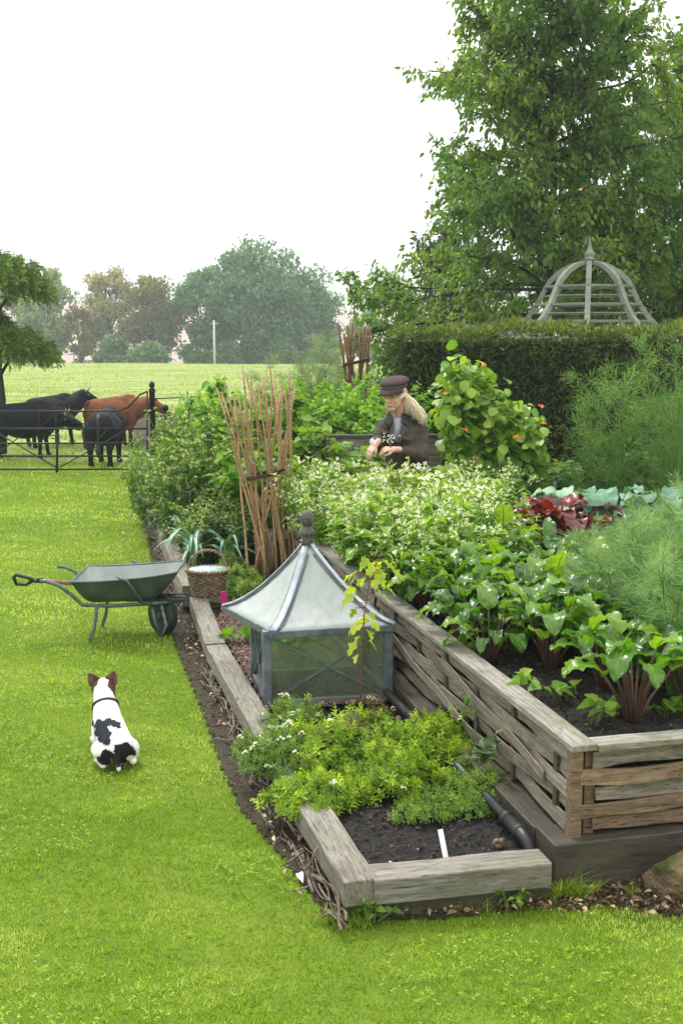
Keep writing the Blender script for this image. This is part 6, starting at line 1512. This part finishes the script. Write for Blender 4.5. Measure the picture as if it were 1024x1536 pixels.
# weeds and grass tufts at the foot of the front beams
wd_=[leafy('weed','x','weed',M_thy,h=.11,spread=.06,ns=7,per=6,ls=.035,lw=.7,seed=590+i,lean=.7,group='weeds at the foot of the front beams') for i in range(2)]
for i,(px,py,lb) in enumerate(((575,1372,'small leafy weed under the left end of the front beam'),(622,1368,'small leafy weed under the middle of the front beam'),(560,1385,'tiny weed by the corner of the low bed'),(770,1362,'small weed under the right part of the front beam'))):
    q=at(px,py,0); place(wd_[i%2],q.x,q.y,.01,sc=random.uniform(.7,1.1),label=lb,copy=i>=2)
def tuft(seed,label,h=.13,n=90,sp=.05):
    rg=np.random.default_rng(seed); tp_=leaf_tpl(.05,4,.3,.35,'blade'); a=rg.uniform(0,6.28,n); D=np.stack([np.cos(a)*.5,np.sin(a)*.5,np.full(n,1.)],1)*rg.uniform(.5,1,(n,1))+rg.normal(0,.15,(n,3)); X,Y,Z=frames(D,rg.normal(0,.4,n))
    P=np.stack([rg.normal(0,sp*.4,n),rg.normal(0,sp*.4,n),np.zeros(n)],1); f=MB(); f.inst(tp_[0],tp_[1],P,X,Y,Z,h*rg.uniform(.4,1.1,n),rg.uniform(.1,.9,n)); return tag(f.build('grass_tuft',M_grass),label,'grass tuft','grass tufts at the foot of the sleepers')
for i,(px,py,h,lb) in enumerate(((845,1345,.16,'tallest grass tuft at the joint of the front beam and the sleeper'),(880,1340,.10,'short grass tuft under the dark sleeper'),(790,1355,.09,'short grass tuft under the right end of the front beam'),(725,1365,.08,'short grass tuft right of the middle of the front beam'),(500,1385,.09,'grass tuft at the corner of the left beam'),(945,1345,.06,'small grass tuft between the chips and the sleeper'),(820,1352,.12,'grass tuft just left of the tallest one'),(865,1350,.11,'grass tuft just right of the tallest one'),(540,1388,.08,'grass tuft under the left end of the front beam'),(690,1368,.07,'thin grass tuft under the middle of the front beam'))):
    q=at(px,py,0); o=tuft(i,lb,h); o.location=(q.x,q.y,.005)
# plant growing inside the cold frame
c=leafy('courgette_plant','broad leaved bright green plant growing inside the glass cold frame','plant',M_pea,h=.30,spread=.12,ns=8,per=5,ls=.15,lw=.85,prof='lobed',seed=77,lean=.7,lt=(.6,1)); q=at(470,1035,.1)+U*.38; place(c,q.x,q.y,.12,sc=1.,copy=False)
c=leafy('courgette_plant','broad bright leaf plant between the cold frame and the left beam','plant',M_pea,h=.12,spread=.1,ns=4,per=3,ls=.13,lw=.85,seed=78,lean=.7,lt=(.6,1)); q=at(366,975,.1)+U*.1; place(c,q.x,q.y,.12,copy=False)
# white specks plant right of the basket
for i,(px,py) in enumerate(((362,888),(352,868),(375,905))):
    q=at(px,py,.12); o=shoots('small_leaved_herb',('bushy light green herb just right of the basket','light green herb behind the basket','light green herb at the foot of the canes')[i],'herb',M_thy,.28,.3,.22,360,.05,860+i,group='light green herbs by the basket'); place(o,q.x,q.y,.12,copy=False)

# crumbs of soil and grit on the beds
def crumbs(name,poly,z,n,lo,hi,mat,lab,seed):
    rg=np.random.default_rng(seed); P=np.array([(p.x,p.y) for p in poly]); a=P.min(0); b=P.max(0); x=rg.uniform(a[0],b[0],n); y=rg.uniform(a[1],b[1],n); k=in_poly(x,y,[tuple(p) for p in P]); x=x[k];y=y[k];n=len(x)
    T=np.array([(1,0,0),(-.9,.1,0),(0,1,.1),(0,-1,0),(.1,0,.8),(0,0,-.8)]); Fs=[(0,2,4),(2,1,4),(1,3,4),(3,0,4),(2,0,5),(1,2,5),(3,1,5),(0,3,5)]
    X,Y,Z=frames(rdir(n)); m=MB(); m.inst(T,Fs,np.stack([x,y,np.full(n,z)+rg.uniform(-.004,.008,n)],1),X,Y,Z,lo+(hi-lo)*rg.uniform(0,1,n)**2.5,rg.uniform(0,1,n)**1.0)
    tag(m.build(name,mat,smooth=False),lab,'soil',kind='stuff')
M_crumb=foliage('soil_crumb',(.008,.007,.007),(.04,.034,.03),(.10,.08,.07),trans=0.,rough=.9,spec=.2)
M_chip=foliage('bark_chip',(.05,.03,.025),(.20,.13,.11),(.34,.25,.22),trans=0.,rough=.9,spec=.2)
M_ecr=foliage('earth_crumb',(.02,.013,.009),(.08,.055,.04),(.20,.15,.11),trans=0.,rough=.9,spec=.2)
crumbs('soil_crumbs',low0,.108,9000,.004,.013,M_crumb,'dark crumbs of soil in the low bed',1)
crumbs('soil_crumbs',[RBW(.08,.08),RBW(1.85,.08),RBW(1.85,2.6),RBW(.1,3.0)],Zt-.05,9000,.004,.013,M_crumb,'dark crumbs of soil in the raised bed',2)
crumbs('bark_chips',bk0,.135,5000,.006,.014,M_chip,'pinkish bark chips around the cold frame',3)
crumbs('earth_crumbs',LEw+[Vector(q) for q in inner0],.022,9000,.004,.013,M_ecr,'crumbs of brown earth along the edge of the lawn',4)
crumbs('earth_crumbs',[at(545,1385),at(760,1368),at(960,1368),at(1060,1388),at(1060,1300),at(560,1335)],.018,4000,.004,.014,M_ecr,'crumbs and chips of earth before the sleepers',5)
# ================================================================= LIGHT
w=bpy.data.worlds.new('World'); S.world=w; w.use_nodes=True; nt=w.node_tree; nt.nodes.clear()
o=nt.nodes.new('ShaderNodeOutputWorld'); b=nt.nodes.new('ShaderNodeBackground'); sk=nt.nodes.new('ShaderNodeTexSky')
sk.sky_type='NISHITA'; sk.sun_disc=False; sk.sun_elevation=R(58); sk.sun_rotation=R(328); sk.air_density=1; sk.dust_density=3
hs=nt.nodes.new('ShaderNodeHueSaturation'); hs.inputs['Saturation'].default_value=.25; nt.links.new(sk.outputs[0],hs.inputs['Color'])
tc=nt.nodes.new('ShaderNodeTexCoord'); ns=nt.nodes.new('ShaderNodeTexNoise'); ns.inputs['Scale'].default_value=2.2; ns.inputs['Detail'].default_value=5
nt.links.new(tc.outputs['Generated'],ns.inputs['Vector'])
cr=nt.nodes.new('ShaderNodeValToRGB'); cr.color_ramp.elements[0].position=.25; cr.color_ramp.elements[0].color=(.84,.85,.87,1); cr.color_ramp.elements[1].position=.6; cr.color_ramp.elements[1].color=(1,1,1,1)
nt.links.new(ns.outputs[0],cr.inputs[0])
sc_=nt.nodes.new('ShaderNodeVectorMath'); sc_.operation='SCALE'; sc_.inputs[3].default_value=9.0; nt.links.new(cr.outputs[0],sc_.inputs[0])
sz=nt.nodes.new('ShaderNodeSeparateXYZ'); nt.links.new(tc.outputs['Generated'],sz.inputs[0])
mr=nt.nodes.new('ShaderNodeMapRange'); mr.inputs[1].default_value=0; mr.inputs[2].default_value=1; mr.inputs[3].default_value=6.0; mr.inputs[4].default_value=13.5; nt.links.new(sz.outputs[2],mr.inputs[0]); nt.links.new(mr.outputs[0],sc_.inputs[3])
mx=nt.nodes.new('ShaderNodeMix'); mx.data_type='RGBA'; mx.inputs[0].default_value=.85
nt.links.new(hs.outputs[0],mx.inputs[6]); nt.links.new(sc_.outputs[0],mx.inputs[7])
nt.links.new(mx.outputs[2],b.inputs[0]); b.inputs[1].default_value=.12; nt.links.new(b.outputs[0],o.inputs[0])
sd=bpy.data.lights.new('sun','SUN'); sd.energy=1.5; sd.angle=R(10); sd.color=(1,.96,.9)
so=bpy.data.objects.new('sun',sd); COL.objects.link(so)
az=R(328); el=R(58); dv=Vector((math.sin(az)*math.cos(el),math.cos(az)*math.cos(el),math.sin(el)))
so.rotation_euler=dv.to_track_quat('Z','Y').to_euler(); so.location=(0,0,30)
S.view_settings.view_transform='Standard'; S.view_settings.look='None'; S.view_settings.gamma=1; S.view_settings.exposure=1.0
S.cycles.volume_bounces=1; S.cycles.max_bounces=8; S.cycles.transparent_max_bounces=16
S.cycles.volume_max_steps=64
